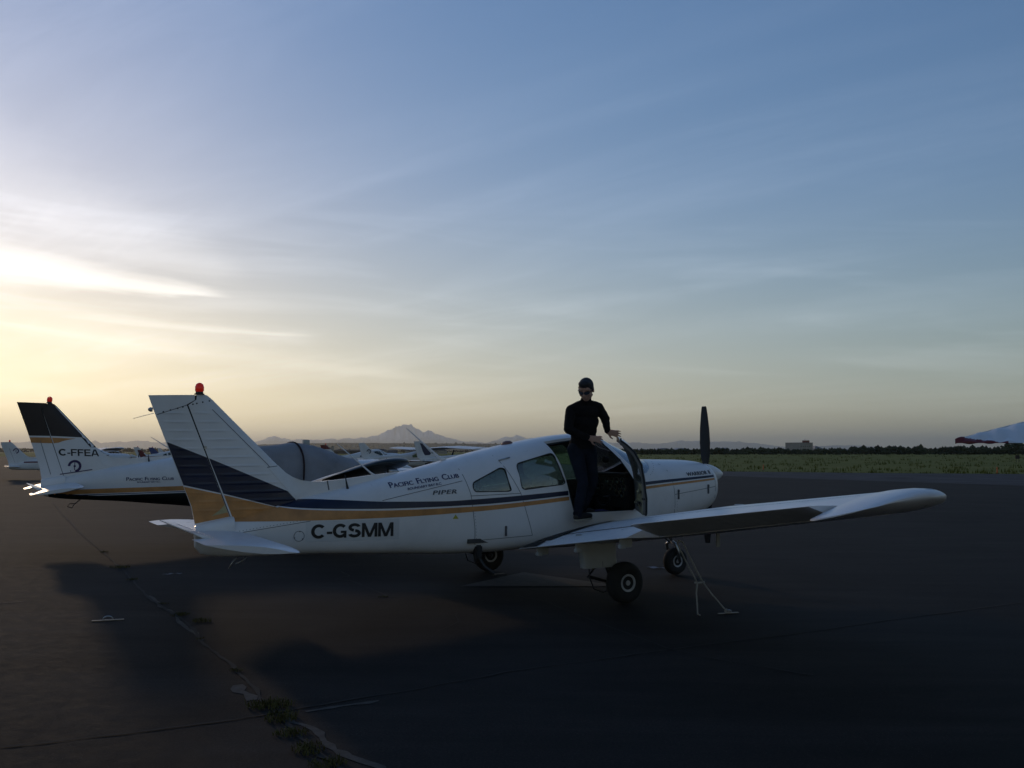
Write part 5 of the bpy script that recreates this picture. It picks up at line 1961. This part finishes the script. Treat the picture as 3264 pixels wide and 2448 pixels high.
purple = mat('purple_vinyl', (0.035, 0.015, 0.085), 0.5)
emblem(-3.90, 1.185, 0.115, lambda x, z: fin_t(x, z, False) + 0.005, cfin, purple)
add_obj('fin_base_trim', sheet([(-4.13, 1.035), (-4.13, 1.018), (-3.60, 1.128), (-3.60, 1.145)], lambda x, z: max(fin_t(x, z, False), 0.02) + 0.006, 0.08, 1), purple, cfin)
add_obj('lettering', lettering('Pacific Flying Club', (-3.02, 0.955), (-2.20, 1.005), 0.065, C2, small_caps=True, bold=0.035), navy_t, cbody)
add_obj('lettering', lettering('BOUNDARY BAY B.C.', (-2.83, 0.925), (-2.43, 0.948), 0.025, C2, bold=0.05), navy_t, cbody)
for nm, pts, rads, m in [('whip_aerial', [A(-2.05, 0, 1.46), A(-2.14, 0, 1.56), A(-2.30, 0, 1.62), A(-2.62, 0, 1.80)], [0.03, 0.02, 0.010, 0.005], white_b),
                         ('short_aerial', [A(-2.62, 0.06, 1.32), A(-2.65, 0.06, 1.48)], [0.018, 0.003], black_t)]:
    add_obj(nm, bm_mesh(nm, tube_bm(pts, rads, 8)), m, cov)
add_obj('tail_tie_ring', bm_mesh('ttr', tube_bm([A(-3.75, 0, 0.58), A(-3.83, 0, 0.50), A(-3.92, 0, 0.50), A(-3.95, 0, 0.44), A(-3.88, 0, 0.42), A(-3.84, 0, 0.50)], 0.010, 6)), dark, cov)
for seam in ([(-4.50, 1.62), (-4.28, 1.02)],):
    add_obj('panel_seam', line_on(seam, 0.009, lambda x, z: fin_t(x, z, False) + 0.003, 1), seam_m, crud)
# canvas cover draped over the cabin (a thing of its own)
rings = []
xs = list(np.arange(-1.75, 1.52, 0.07))
for i, x in enumerate(xs):
    ring = []
    for k in range(34):
        a = R(-22 + 224 * k / 33)
        c, wd, t = fC(x), fW(x) + 0.045, fT(x) + 0.045
        ca, sa = math.cos(a), math.sin(a)
        e = 2 / 2.2
        rr_ = wd * math.copysign(abs(ca) ** e, ca)
        zz = c + ((t - c) if sa > 0 else (c - fB(x)) * 0.8) * math.copysign(abs(sa) ** e, sa)
        tent = 0.030 * max(0, 1 - abs(x - 0.10) / 0.35) * max(0, sa)
        w1 = noise.fractal(Vector((x * 1.6, a * 1.5, 2.0)), 0.8, 2.0, 4)
        w2 = abs(math.sin((x * 1.2 + a * 1.3) * 6.0)) * 0.012
        wr = 0.030 * w1 + w2 - 0.02 * max(0, math.cos((x - 0.1) * 5)) * (1 - max(0, sa))
        nx_, nz_ = ca, max(sa, 0)
        ring.append(A(x, rr_ + nx_ * wr, squash(x, zz + nz_ * wr * 0.6 + tent * 1.6)))
    rings.append(ring)
cm_ = bm_mesh('cover', loft_bm(rings, cap=False, closed=False))
cover = empty('canopy_cover', CLOC)
cover.rotation_euler = CROT
tag(cover, 'grey canvas cover strapped over the cabin of the second aircraft', 'cover')
ob = add_obj('canvas', cm_, tarp, cover)
sol = ob.modifiers.new('s', 'SOLIDIFY')
sol.thickness = 0.012
for xs_, nm in ((0.12, 'strap'),):
    pts = []
    for k in range(30):
        a = R(-22 + 224 * k / 29)
        x = xs_ + 0.10 * math.cos(a)
        c, wd, t = fC(x), fW(x) + 0.085, fT(x) + 0.105
        ca, sa = math.cos(a), math.sin(a)
        pts.append(A(x, wd * math.copysign(abs(ca) ** 0.9, ca), squash(x, c + ((t - c) if sa > 0 else 0.4) * math.copysign(abs(sa) ** 0.9, sa))))
    bm = tube_bm(pts, 0.020, 6)
    add_obj(nm, bm_mesh('st', bm), strap_m, cover)
vb = add_obj('cabin_vent_stub', bm_mesh('v', box_bm(A(0.42, 0.0, 1.86), (0.13, 0.11, 0.13), bevel=0.01)), MATS['aged'] if 'aged' in MATS else primer, cov, smooth=False)

# ------------------------------------------------------------------ far parked aircraft
def copy_tree(src, loc, rot, label, over=None, scale=1.0):
    """copy a thing with its parts and sub-parts; over maps part names to materials"""
    def cp(o, parent):
        c = o.copy()
        COL.objects.link(c)
        if parent:
            c.parent = parent
        if over and o.type == 'MESH':
            key = o.name.split('.')[0]
            m = over.get(key)
            if m:
                for sl_ in c.material_slots:
                    sl_.link = 'OBJECT'
                    sl_.material = m
        for ch in [k for k in o.children]:
            cp(ch, c)
        return c
    r = cp(src, None)
    r.location = loc
    r.rotation_euler = rot
    r.scale = (scale,) * 3
    r['label'] = label
    return r


glass_d = mat('dark_cabin_glass', (0.02, 0.03, 0.03), 0.12, coat=0.3)
glass_g = mat('green_cabin_glass', (0.035, 0.11, 0.075), 0.15, coat=0.3)
red_p = mat('dark_red_paint', (0.14, 0.012, 0.012), 0.45)
blue_p = mat('blue_paint', (0.025, 0.05, 0.18), 0.4)
purp_p = mat('dark_purple_paint', (0.022, 0.018, 0.05), 0.45)
plain, pb, pf, pr, pd = low_wing('light_aircraft', 'plain')
for s in (1, -1):
    add_obj('cabin_window', sheet(WIN_REAR, C1, 0.1, s), glass_d, plain)
    add_obj('cabin_window', sheet(WIN_SIDE, C1, 0.1, s), glass_d, plain)
    add_obj('cabin_window', sheet(WIN_DOOR, C1, 0.1, s), glass_d, plain)
    add_obj('windshield', sheet([(0.62, 1.78), (0.80, 1.60), (1.00, 1.42), (1.17, 1.44), (1.30, 1.56), (1.1, 1.66), (0.85, 1.76)], C1, 0.1, s), glass_d, plain)
    add_obj('side_stripe', band(lambda x: 1.02 + 0.05 * (x + 3) / 5, lambda x: 1.10 + 0.05 * (x + 3) / 5, -3.6, 2.3, C1, 30, s), red_p, plain)
    add_obj('fin_panel', sheet([(-4.92, 2.285), (-4.462, 2.30), (-4.28, 2.258), (-3.95, 1.93), (-4.80, 1.93)], lambda x, z: fin_t(x, z, False) + 0.004, 0.1, s), white_b, plain)
emb_p = emblem(-4.05, 1.75, 0.17, lambda x, z: fin_t(x, z, False) + 0.006, plain, purple)
tag(plain, '', 'aircraft', 'parked low-wing aircraft')


def tail_at(px, Y, psi=PSI, xt=-4.92):
    """origin of an aircraft whose rudder tip stands in pixel column px at depth Y"""
    X = at(px, Y)
    return (X - xt * math.cos(psi), Y - xt * math.sin(psi), 0)


plain.location = tail_at(4, 57)
plain.rotation_euler = (0, 0, PSI)
plain['label'] = 'low-wing aircraft with club emblem on its white fin, at the left edge'
copy_tree(plain, tail_at(1022, 82), (0, 0, PSI), 'low-wing aircraft with a dark red fin tip, right of the grey cover', {'fin_panel': red_p, 'side_stripe': white_b, 'emblem': white_b})
copy_tree(plain, tail_at(428, 118), (0, 0, PSI), 'far low-wing aircraft with dark red tail fin, just left of the blue tailed one', {'tail_fin': red_p, 'rudder': white_b, 'emblem': red_p, 'fin_panel': white_b})
copy_tree(plain, tail_at(476, 128), (0, 0, PSI), 'far low-wing aircraft with a blue tail, left of the near fin', {'tail_fin': blue_p, 'fin_panel': blue_p, 'rudder': blue_p, 'emblem': blue_p, 'dorsal_fairing': blue_p})


def high_wing(name, stripe, ribs=False, glass=glass_g, wz=1.80, prop=True):
    root = empty(name)
    H = [(-4.6, 1.28, 1.16, 0.04), (-4.0, 1.36, 1.02, 0.12), (-3.0, 1.44, 0.86, 0.24), (-1.8, 1.52, 0.68, 0.38), (-1.0, 1.62, 0.60, 0.48), (-0.55, 1.72, 0.56, 0.52), (0.2, wz - 0.01, 0.55, 0.54), (0.75, wz - 0.03, 0.56, 0.54), (1.15, 1.46, 0.58, 0.52), (1.6, 1.38, 0.62, 0.48), (2.2, 1.33, 0.70, 0.42), (2.4, 1.26, 0.78, 0.34), (2.45, 1.18, 0.88, 0.22)]
    rings = []
    for x, t, b_, wd in H:
        rings.append([A(x, wd * math.copysign(abs(math.cos(a)) ** 0.55, math.cos(a)), (t + b_) / 2 + (t - b_) / 2 * math.copysign(abs(math.sin(a)) ** 0.6, math.sin(a))) for a in [2 * math.pi * k / 28 for k in range(28)]])
    bd = add_obj('fuselage', bm_mesh('hf', loft_bm(rings)), white_b, root, sharp=40)
    hx = [h[0] for h in H]
    hw_ = lambda x, z: float(np.interp(x, hx, [h[3] for h in H])) * 0.985 + 0.012
    top = lambda x: float(np.interp(x, hx, [h[1] for h in H]))
    for s in (1, -1):
        for poly in ([(-0.95, 1.42), (-0.45, 1.62), (-0.45, 1.28), (-0.9, 1.28)], [(-0.38, 1.63), (0.12, 1.68), (0.20, 1.25), (-0.38, 1.27)], [(0.20, 1.68), (0.68, 1.66), (1.02, 1.30), (0.28, 1.25)]):
            add_obj('cabin_window', sheet(poly, hw_, 0.3, s), glass, root)
        add_obj('side_stripe', band(lambda x: 0.98 + 0.02 * x, lambda x: 1.08 + 0.02 * x, -4.2, 2.2, hw_, 20, s), stripe, root)
    wsv = [A(0.78, r_, z) for r_, z in ((-0.5, wz - 0.06), (0.5, wz - 0.06))] + [A(1.17, r_, 1.45) for r_ in (0.5, -0.5)]
    add_obj('windshield', py_mesh('w', [(v[0] + 0.02, v[1], v[2] + 0.02) for v in wsv], [(0, 1, 2, 3)]), glass, root, smooth=False)
    for s in (1, -1):
        rings = []
        n = 220 if ribs else 14
        for i in range(n + 1):
            r_ = 0.30 + 5.0 * i / n
            k = max(0, (r_ - 4.3) / 1.0)
            c0 = 1.52
            le = 0.75 - (1.50 * k ** 0.9 if ribs else 0.05 * k + 0.55 * k ** 3)
            te = -0.77 + (0 if ribs else 0.10 * k + 0.42 * k ** 3)
            tk = (0.055 if ribs else 0.125) * (1 - 0.35 * k - 0.45 * k ** 4)
            dh = 0.0 if ribs else 0.030
            sagv = 0.014 * (0.5 - 0.5 * math.cos(2 * math.pi * r_ / 0.135)) ** 0.7 if ribs else 0
            us = [0, 0.01, 0.04, 0.10, 0.14, 0.16, 0.30, 0.5, 0.7, 0.85, 0.95, 1.0] if not ribs else [0, 0.01, 0.04, 0.08, 0.12, 0.135, 0.16, 0.2, 0.25, 0.3, 0.35, 0.4, 0.45, 0.5, 0.54, 0.58, 0.62, 0.66, 0.70, 0.74, 0.78, 0.81, 0.84, 0.87, 0.9, 0.925, 0.95, 0.975, 1.0]
            ring = []
            for u in reversed(us):
                x = le - u * (le - te)
                ring.append(A(x, s * r_, wz + 0.05 + dh * r_ + naca(u, tk, 0.02, 0.4, True) * c0 - (sagv if u > 0.15 and u < 1 else 0)))
            for u in us[1:]:
                x = le - u * (le - te)
                ring.append(A(x, s * r_, wz + 0.05 + dh * r_ + naca(u, tk, 0.02, 0.4, False) * c0 + (sagv if u > 0.15 and u < 1 else 0) - 0.001))
            rings.append(ring)
        wg = add_obj('wing', bm_mesh('hw', loft_bm(rings)), white_b, root, sharp=45)
        if ribs:
            me = wg.data
            me.materials.append(red_p)
            for p in me.polygons:
                x, r_ = p.center.x, abs(p.center.y)
                if r_ > 4.90 and x < -0.77 + 0.07 * (r_ - 4.90) / 0.4:
                    p.material_index = 1
        add_obj('wing_strut', bm_mesh('stt', tube_bm([A(0.25, s * 0.50, 0.72), A(0.22, s * 2.7, wz + 0.09)], 0.028, 8)), white_b, root)
        rings = []
        for r_, le, te in [(0.05, -3.75, -4.72), (1.0, -3.90, -4.70), (1.62, -4.02, -4.66), (1.72, -4.15, -4.6)]:
            rings.append([A(x, s * r_, 1.14 + dz_) for x, dz_ in ((le, 0), (le - 0.15, 0.035), ((le + te) / 2, 0.04), (te, 0.004), (te, -0.004), ((le + te) / 2, -0.04), (le - 0.15, -0.035))])
        add_obj('tailplane', bm_mesh('hs', loft_bm(rings)), white_b, root, sharp=45)
        bm = tube_bm([A(-0.05, s * 0.4, 0.62), A(-0.10, s * 1.02, 0.22)], [0.05, 0.03], 8)
        add_obj('gear_leg', bm_mesh('gl', bm), white_b, root)
        wheel_parts(root, -0.10, s * 1.10, 0.22, 0.22, 0.15, 0.09)
    fp = [(-5.00, 2.33), (-4.62, 2.36), (-4.52, 2.32), (-3.80, 1.62), (-3.30, 1.44), (-4.62, 1.26), (-4.74, 1.30)]
    ft = lambda x, z: 0.012 + 0.035 * min(1, max(0, (x + 5.0 + (z - 1.3) * 0.0) / 0.5)) * min(1, max(0.1, ((-3.80 - (z - 1.62) * 1.0) - x) / 0.3))
    fo = add_obj('tail_fin', slab(fp, ft, 0.12, 0.2), white_b, root, sharp=40)
    for s in (1, -1):
        add_obj('fin_panel', sheet([(-4.62, 2.24), (-4.44, 2.20), (-3.84, 1.60), (-3.95, 1.50), (-4.28, 1.48), (-4.42, 1.70)], lambda x, z: ft(x, z) + 0.006, 0.2, s), stripe, fo)
    add_obj('nose_strut', bm_mesh('ns', tube_bm([A(1.85, 0, 0.75), A(1.90, 0, 0.2)], 0.035, 8)), dark, root)
    wheel_parts(root, 1.90, 0, 0.19, 0.19, 0.12, 0.08)
    propeller(root, R(35), 2.50, 1.08, 0.92, dark)
    add_obj('spinner', bm_mesh('sp', lathe_bm([(0.15, 0), (0.13, 0.1), (0.07, 0.2), (0.004, 0.26)], A(2.45, 0, 1.08), (1, 0, 0), 16)), white_b, root)
    return root, fo, hw_


hwb, hfo, hfn = high_wing('light_aircraft', purp_p)
tag(hwb, 'high-wing aircraft with a slanted dark purple panel on its fin, right of the cover', 'aircraft', 'parked high-wing aircraft')
hwb.location = tail_at(1320, 57, PSI, -5.0)
hwb.rotation_euler = (0, 0, PSI)
add_obj('lettering', lettering('C-FJWT', (-4.45, 1.05), (-3.75, 1.05), 0.14, lambda x, z: hfn(x, z) + 0.01, bold=0.05), black_t, hwb)
cc = copy_tree(hwb, tail_at(1144, 68, PSI, -5.0), (0, 0, PSI), 'high-wing aircraft with a dark emblem on its white fin and green cabin glass', {'fin_panel': white_b, 'side_stripe': red_p})
for ch in list(cc.children):
    if ch.name.startswith('lettering'):
        bpy.data.objects.remove(ch)
emblem(-4.22, 1.72, 0.17, lambda x, z: 0.065, cc, navy)
copy_tree(hwb, (at(445, 86) - 2.5 * math.cos(PSI), 86 - 2.5 * math.sin(PSI), 0), (0, 0, PSI), 'high-wing aircraft whose wing tip and nose show just right of the dark fin', {'fin_panel': white_b, 'side_stripe': blue_p, 'cabin_window': glass_d})
for o_ in list(bpy.data.objects):
    if o_.name.startswith('lettering') and o_.parent and o_.parent.name.startswith('light_aircraft') and o_.parent not in (hwb,) and o_.parent.get('group') == 'parked high-wing aircraft':
        bpy.data.objects.remove(o_)
copy_tree(hwb, tail_at(505, 175, PSI, -5.0), (0, 0, PSI), 'farthest high-wing aircraft, a small white shape left of the near fin', {'fin_panel': white_b, 'side_stripe': white_b})
rw, rfo, rfn = high_wing('light_aircraft', red_p, ribs=True, wz=1.92)
hd = R(90 - 25) + math.pi
rw.rotation_euler = (0, R(-12), R(65))
rw.location = (8.71, 5.96, 0)
tag(rw, 'high-wing aircraft beyond the right edge, only its ribbed red tipped wing in view', 'aircraft', 'parked high-wing aircraft')

# ------------------------------------------------------------------ the person stepping out onto the wing
def capsule_bm(bm, a, b, ra, rb, flat=1.0, axis=None, n=16):
    """tapered limb segment with round ends"""
    a, b = Vector(a), Vector(b)
    d = (b - a)
    L = d.length
    d.normalize()
    up = Vector(axis) if axis else Vector((0, 0, 1))
    u = d.cross(up)
    if u.length < 1e-3:
        u = d.cross(Vector((1, 0, 0)))
    u.normalize()
    v = d.cross(u).normalized()
    rings = []
    prof = []
    for k in range(1, 6):
        t = math.pi / 2 * k / 5
        prof.append((-ra * math.cos(t), ra * math.sin(t)))
    for k in range(5, 0, -1):
        t = math.pi / 2 * k / 5
        prof.append((L + rb * math.cos(t), rb * math.sin(t)))
    for h, r_ in prof:
        rings.append([a + d * h + (u * math.cos(q) * flat + v * math.sin(q)) * r_ for q in [2 * math.pi * i / n for i in range(n)]])
    loft_bm(rings, bm=bm)


def ell_bm(bm, c, rx, ry, rz, rot=None):
    own = bmesh.new()
    bmesh.ops.create_uvsphere(own, u_segments=24, v_segments=16, radius=1)
    for v in own.verts:
        p = Vector((v.co.x * rx, v.co.y * ry, v.co.z * rz))
        if rot is not None:
            p = rot @ p
        v.co = p + Vector(c)
    join_bm(bm, own)


def remesh(bm, vox, smooth_it, name):
    bmesh.ops.recalc_face_normals(bm, faces=bm.faces)
    me = bpy.data.meshes.new('t')
    bm.to_mesh(me)
    bm.free()
    o = bpy.data.objects.new('t', me)
    COL.objects.link(o)
    r = o.modifiers.new('r', 'REMESH')
    r.mode = 'VOXEL'
    r.voxel_size = vox
    s = o.modifiers.new('s', 'SMOOTH')
    s.factor = 0.5
    s.iterations = smooth_it
    out = eval_mesh(o, name)
    bpy.data.objects.remove(o)
    return out


skin_m = mat('skin', (0.40, 0.22, 0.15), 0.55, vary=0.08)
hair_m = mat('black_hair', (0.008, 0.006, 0.006), 0.6, bump=0.6, bscale=120)
sweat_m = mat('black_sweater', (0.010, 0.008, 0.008), 0.95, spec=0.2, vary=0.25, vscale=14, bump=0.5, bscale=70)
jean_m = mat('dark_blue_jeans', (0.012, 0.015, 0.024), 0.9, spec=0.2, vary=0.35, vscale=6, bump=0.4, bscale=45)
shoe_m = mat('dark_shoe', (0.02, 0.017, 0.015), 0.7)
sole_m = mat('pale_shoe_sole', (0.40, 0.36, 0.28), 0.7)
lens_m = mat('black_sunglass_lens', (0.006, 0.006, 0.006), 0.08)
J = {
    'pel': (0.00, 0.70, 1.75), 'sp1': (0.01, 0.72, 1.90), 'sp2': (0.01, 0.75, 2.06), 'ch': (0.01, 0.78, 2.19), 'nb': (0.0, 0.80, 2.30), 'nk': (-0.025, 0.84, 2.345), 'hd': (-0.055, 0.885, 2.450),
    'sL': (-0.158, 0.700, 2.205), 'eL': (-0.275, 0.82, 1.965), 'wL': (-0.055, 0.945, 1.865), 'hL': (0.03, 0.96, 1.85),
    'sR': (0.155, 0.840, 2.240), 'eR': (0.235, 0.87, 2.11), 'wR': (0.252, 0.890, 1.945), 'hR': (0.31, 0.88, 1.945),
    'hipL': (-0.085, 0.68, 1.73), 'knL': (-0.055, 0.80, 1.33), 'anL': (-0.115, 0.77, 0.935),
    'hipR': (0.085, 0.72, 1.73), 'knR': (0.165, 0.70, 1.33), 'anR': (0.09, 0.565, 0.99)}
J = {k: Vector(A(*v)) for k, v in J.items()}


def mid(a, b, t):
    return J[a].lerp(J[b], t)


person = empty('person')
person.location = near.location
person.rotation_euler = near.rotation_euler
tag(person, 'person in black sweater, dark jeans and sunglasses standing on the wing beside the open door', 'person')
# head frame: face towards f
fdir = Vector(A(-0.74, 0.58, -0.52)).normalized()
hup = (Vector((0, 0, 1)) - fdir * fdir.z).normalized()
hside = fdir.cross(hup).normalized()
HR = Matrix((hside, fdir, hup)).transposed() @ Matrix.Scale(1.10, 3)


def hp(x, y, z):
    return J['hd'] + HR @ Vector((x, y, z))


bm = bmesh.new()
# --- one continuous body
ell_bm(bm, hp(0, -0.012, 0.025), 0.076, 0.095, 0.096, HR)
ell_bm(bm, hp(0, 0.020, -0.035), 0.062, 0.075, 0.082, HR)
ell_bm(bm, hp(0, 0.052, -0.088), 0.030, 0.030, 0.024, HR)
capsule_bm(bm, hp(-0.045, -0.01, -0.065), hp(-0.012, 0.055, -0.095), 0.022, 0.018)
capsule_bm(bm, hp(0.045, -0.01, -0.065), hp(0.012, 0.055, -0.095), 0.022, 0.018)
capsule_bm(bm, hp(0, 0.086, 0.012), hp(0, 0.108, -0.028), 0.010, 0.015)
ell_bm(bm, hp(0, 0.086, -0.058), 0.026, 0.014, 0.010, HR)
capsule_bm(bm, hp(-0.055, 0.068, 0.030), hp(0.055, 0.068, 0.030), 0.015, 0.015)
for s in (-1, 1):
    ell_bm(bm, hp(s * 0.079, -0.008, -0.008), 0.010, 0.020, 0.032, HR)
    ell_bm(bm, hp(s * 0.042, 0.062, -0.030), 0.022, 0.022, 0.022, HR)
capsule_bm(bm, J['nb'], hp(0, -0.025, -0.06), 0.060, 0.054)
capsule_bm(bm, J['ch'], J['nb'], 0.10, 0.062)
capsule_bm(bm, J['pel'], J['sp2'], 0.115, 0.12)
capsule_bm(bm, J['sL'], J['sR'], 0.062, 0.062)
for s in 'LR':
    capsule_bm(bm, J['s' + s], J['e' + s], 0.050, 0.036)
    capsule_bm(bm, J['e' + s], J['w' + s], 0.036, 0.024)
    capsule_bm(bm, J['hip' + s], J['kn' + s], 0.078, 0.050)
    capsule_bm(bm, J['kn' + s], J['an' + s], 0.050, 0.036)


def hand(bm, wrist, palm, fdirs, side_, up_):
    """palm with four fingers of unequal length and a thumb leaving its side"""
    f = (palm - wrist).normalized()
    sd = Vector(side_).normalized()
    sd = (sd - f * sd.dot(f)).normalized()
    nrm = f.cross(sd).normalized()
    pe = palm + f * 0.035
    for k in range(4):
        o = (k - 1.5) * 0.019
        capsule_bm(bm, wrist + sd * o * 0.6, pe + sd * o, 0.016, 0.0115)
    dn = Vector(up_)
    for k, L in enumerate((0.072, 0.080, 0.074, 0.058)):
        o = (k - 1.5) * 0.021
        a = pe + sd * o
        spread = sd * (k - 1.5) * 0.16
        d1 = (f + spread + dn * 0.15).normalized()
        b_ = a + d1 * L * 0.48
        d2 = (f + spread + dn * (0.55 + 0.1 * k)).normalized()
        c = b_ + d2 * L * 0.30
        d3 = (f + spread * 0.7 + dn * 0.95).normalized()
        e = c + d3 * L * 0.24
        capsule_bm(bm, a, b_, 0.0100, 0.0090)
        capsule_bm(bm, b_, c, 0.0090, 0.0082)
        capsule_bm(bm, c, e, 0.0082, 0.0070)
    tb = wrist + f * 0.028 - sd * 0.026
    t1 = tb + (f * 0.6 - sd * 0.85).normalized() * 0.040
    t2 = t1 + (f * 0.95 - sd * 0.35 + dn * 0.25).normalized() * 0.032
    capsule_bm(bm, tb, t1, 0.0135, 0.0115)
    capsule_bm(bm, t1, t2, 0.0110, 0.0090)


hand(bm, J['wL'], Vector(A(0.015, 0.965, 1.855)), None, (0, 0, 1), Vector(A(0.15, -0.5, -0.35)))
hand(bm, J['wR'], Vector(A(0.310, 0.915, 1.932)), None, Vector(A(0.15, 0.25, 1.0)), Vector(A(0.25, -0.25, -0.30)))
me = remesh(bm, 0.0062, 3, 'body')
add_obj('body', me, skin_m, person)
# --- hair (short, cap-like, fuller on top)
bm = bmesh.new()
ell_bm(bm, hp(0, -0.020, 0.040), 0.082, 0.098, 0.090, HR)
ell_bm(bm, hp(0, -0.055, -0.005), 0.074, 0.056, 0.072, HR)
ell_bm(bm, hp(0, 0.026, 0.086), 0.068, 0.060, 0.040, HR)
for s in (-1, 1):
    capsule_bm(bm, hp(s * 0.074, 0.010, 0.035), hp(s * 0.077, 0.008, -0.010), 0.012, 0.008)
me = remesh(bm, 0.007, 2, 'hair')
for v in me.vertices:
    q = v.co - J['hd']
    v.co += q.normalized() * 0.003 * noise.noise(v.co * 90)
add_obj('hair', me, hair_m, person)
# --- sunglasses: two lenses, bridge, arms
sg_ = bmesh.new()
for s in (-1, 1):
    rings = []
    for dy in (0.0, 0.006):
        ring = []
        for k in range(18):
            a = 2 * math.pi * k / 18
            x = s * 0.034 + 0.030 * math.copysign(abs(math.cos(a)) ** 0.75, math.cos(a))
            z = 0.004 + 0.019 * math.copysign(abs(math.sin(a)) ** 0.75, math.sin(a))
            y = 0.100 + dy - abs(x) * abs(x) * 6.5
            ring.append(hp(x, y, z))
        rings.append(ring)
    loft_bm(rings, bm=sg_)
    tube_bm([hp(s * 0.062, 0.078, 0.010), hp(s * 0.080, 0.045, 0.010), hp(s * 0.086, 0.0, 0.008)], 0.0035, 6, sg_)
tube_bm([hp(-0.008, 0.106, 0.010), hp(0.008, 0.106, 0.010)], 0.0035, 6, sg_)
o = add_obj('sunglasses', bm_mesh('sg', sg_), lens_m, person, sharp=40)
# --- sweater
bm = bmesh.new()
ax0_ = (J['sR'] - J['sL'])
ax0_.z = 0
ax0_.normalize()
M0_ = Matrix((ax0_, Vector((0, 0, 1)).cross(ax0_).normalized(), Vector((0, 0, 1)))).transposed()
capsule_bm(bm, J['pel'] + Vector((0, 0, 0.04)), J['sp1'], 0.125, 0.128, 1.0)
ax = ax0_
for c, rx, ry, rz in [(mid('pel', 'sp1', 0.35), 0.160, 0.118, 0.12), (J['sp1'], 0.158, 0.122, 0.14), (mid('sp1', 'sp2', 0.5), 0.166, 0.125, 0.15), (J['sp2'], 0.178, 0.130, 0.14), (J['ch'], 0.176, 0.118, 0.105)]:
    fw_ = Vector((0, 0, 1)).cross(ax).normalized()
    M_ = Matrix((ax, fw_, Vector((0, 0, 1)))).transposed()
    ell_bm(bm, c, rx, ry, rz, M_)
capsule_bm(bm, J['sL'], J['nb'] + Vector((0, 0, -0.012)), 0.066, 0.064)
capsule_bm(bm, J['sR'], J['nb'] + Vector((0, 0, -0.012)), 0.066, 0.064)
ell_bm(bm, J['pel'] + Vector((0, 0, 0.005)), 0.164, 0.124, 0.075, M0_)
capsule_bm(bm, J['nb'], J['nb'].lerp(J['nk'], 0.55), 0.074, 0.066)
for s, cuff in (('L', 0.92), ('R', 0.90)):
    capsule_bm(bm, J['s' + s], J['e' + s], 0.066, 0.056)
    capsule_bm(bm, J['e' + s], mid('e' + s, 'w' + s, cuff), 0.056, 0.037)
me = remesh(bm, 0.0085, 4, 'sweater')
for v in me.vertices:
    c = v.co
    w1 = noise.fractal(Vector((c.x * 5, c.y * 5, c.z * 9)), 0.8, 2.1, 4)
    arm = min((c - J['eL']).length, (c - J['eR']).length, (c - J['wR']).length)
    fold = math.sin(c.z * 95 + c.x * 30) * 0.0035 * max(0, 1 - arm / 0.13)
    v.co += (v.normal if hasattr(v, 'normal') else Vector((0, 0, 0))) * (0.006 * w1 + fold)
add_obj('sweater', me, sweat_m, person)
# --- jeans
bm = bmesh.new()
ell_bm(bm, J['pel'] + Vector((0, 0, -0.01)), 0.155, 0.115, 0.10, M_)
for s in 'LR':
    capsule_bm(bm, J['hip' + s], mid('hip' + s, 'kn' + s, 0.5), 0.100, 0.086)
    capsule_bm(bm, mid('hip' + s, 'kn' + s, 0.5), J['kn' + s], 0.086, 0.068)
    capsule_bm(bm, J['kn' + s], mid('kn' + s, 'an' + s, 0.45), 0.068, 0.064)
    capsule_bm(bm, mid('kn' + s, 'an' + s, 0.45), mid('kn' + s, 'an' + s, 0.97), 0.064, 0.056)
me = remesh(bm, 0.0085, 4, 'jeans')
for v in me.vertices:
    c = v.co
    w1 = noise.fractal(Vector((c.x * 6, c.y * 6, c.z * 7)), 0.8, 2.1, 4)
    kn = min((c - J['knL']).length, (c - J['knR']).length, (c - J['anL']).length)
    fold = math.sin(c.z * 80 + c.y * 25) * 0.0035 * max(0, 1 - kn / 0.14)
    v.co += v.normal * (0.006 * w1 + fold)
add_obj('jeans', me, jean_m, person)
# --- shoes
for key, toe, zs in (('anL', A(0.13, 0.68, 0.0), 0.868), ('anR', A(0.28, 0.52, 0.0), 0.925)):
    an_ = J[key]
    heel = Vector((an_.x, an_.y, zs + 0.045))
    tv = Vector((toe[0], toe[1], zs + (0.050 if key == 'anL' else 0.03)))
    d = (tv - heel).normalized()
    bm = bmesh.new()
    capsule_bm(bm, heel - d * 0.02, heel.lerp(tv, 0.5), 0.040, 0.043)
    capsule_bm(bm, heel.lerp(tv, 0.5), tv, 0.044, 0.032)
    capsule_bm(bm, heel + Vector((0, 0, 0.06)), heel, 0.043, 0.042)
    me = remesh(bm, 0.008, 2, 'shoe')
    so_ = add_obj('shoe', me, shoe_m, person)
    bm = bmesh.new()
    sdv = d.cross(Vector((0, 0, 1))).normalized()
    nrm = sdv.cross(d).normalized()
    rings = []
    for lv in (-0.046, -0.026):
        ring = []
        for k in range(28):
            a = 2 * math.pi * k / 28
            L = (tv - heel).length
            u = (0.5 + 0.5 * math.cos(a))
            along = -0.055 + (L + 0.088) * u
            wid = 0.043 * math.copysign(abs(math.sin(a)) ** 0.6, math.sin(a)) * (0.85 + 0.25 * math.sin(math.pi * min(u, 1)))
            ring.append(heel + d * along + sdv * wid + nrm * lv)
        rings.append(ring)
    add_obj('sole', bm_mesh('sole', loft_bm(rings, bm=bm)), sole_m, so_, sharp=40)
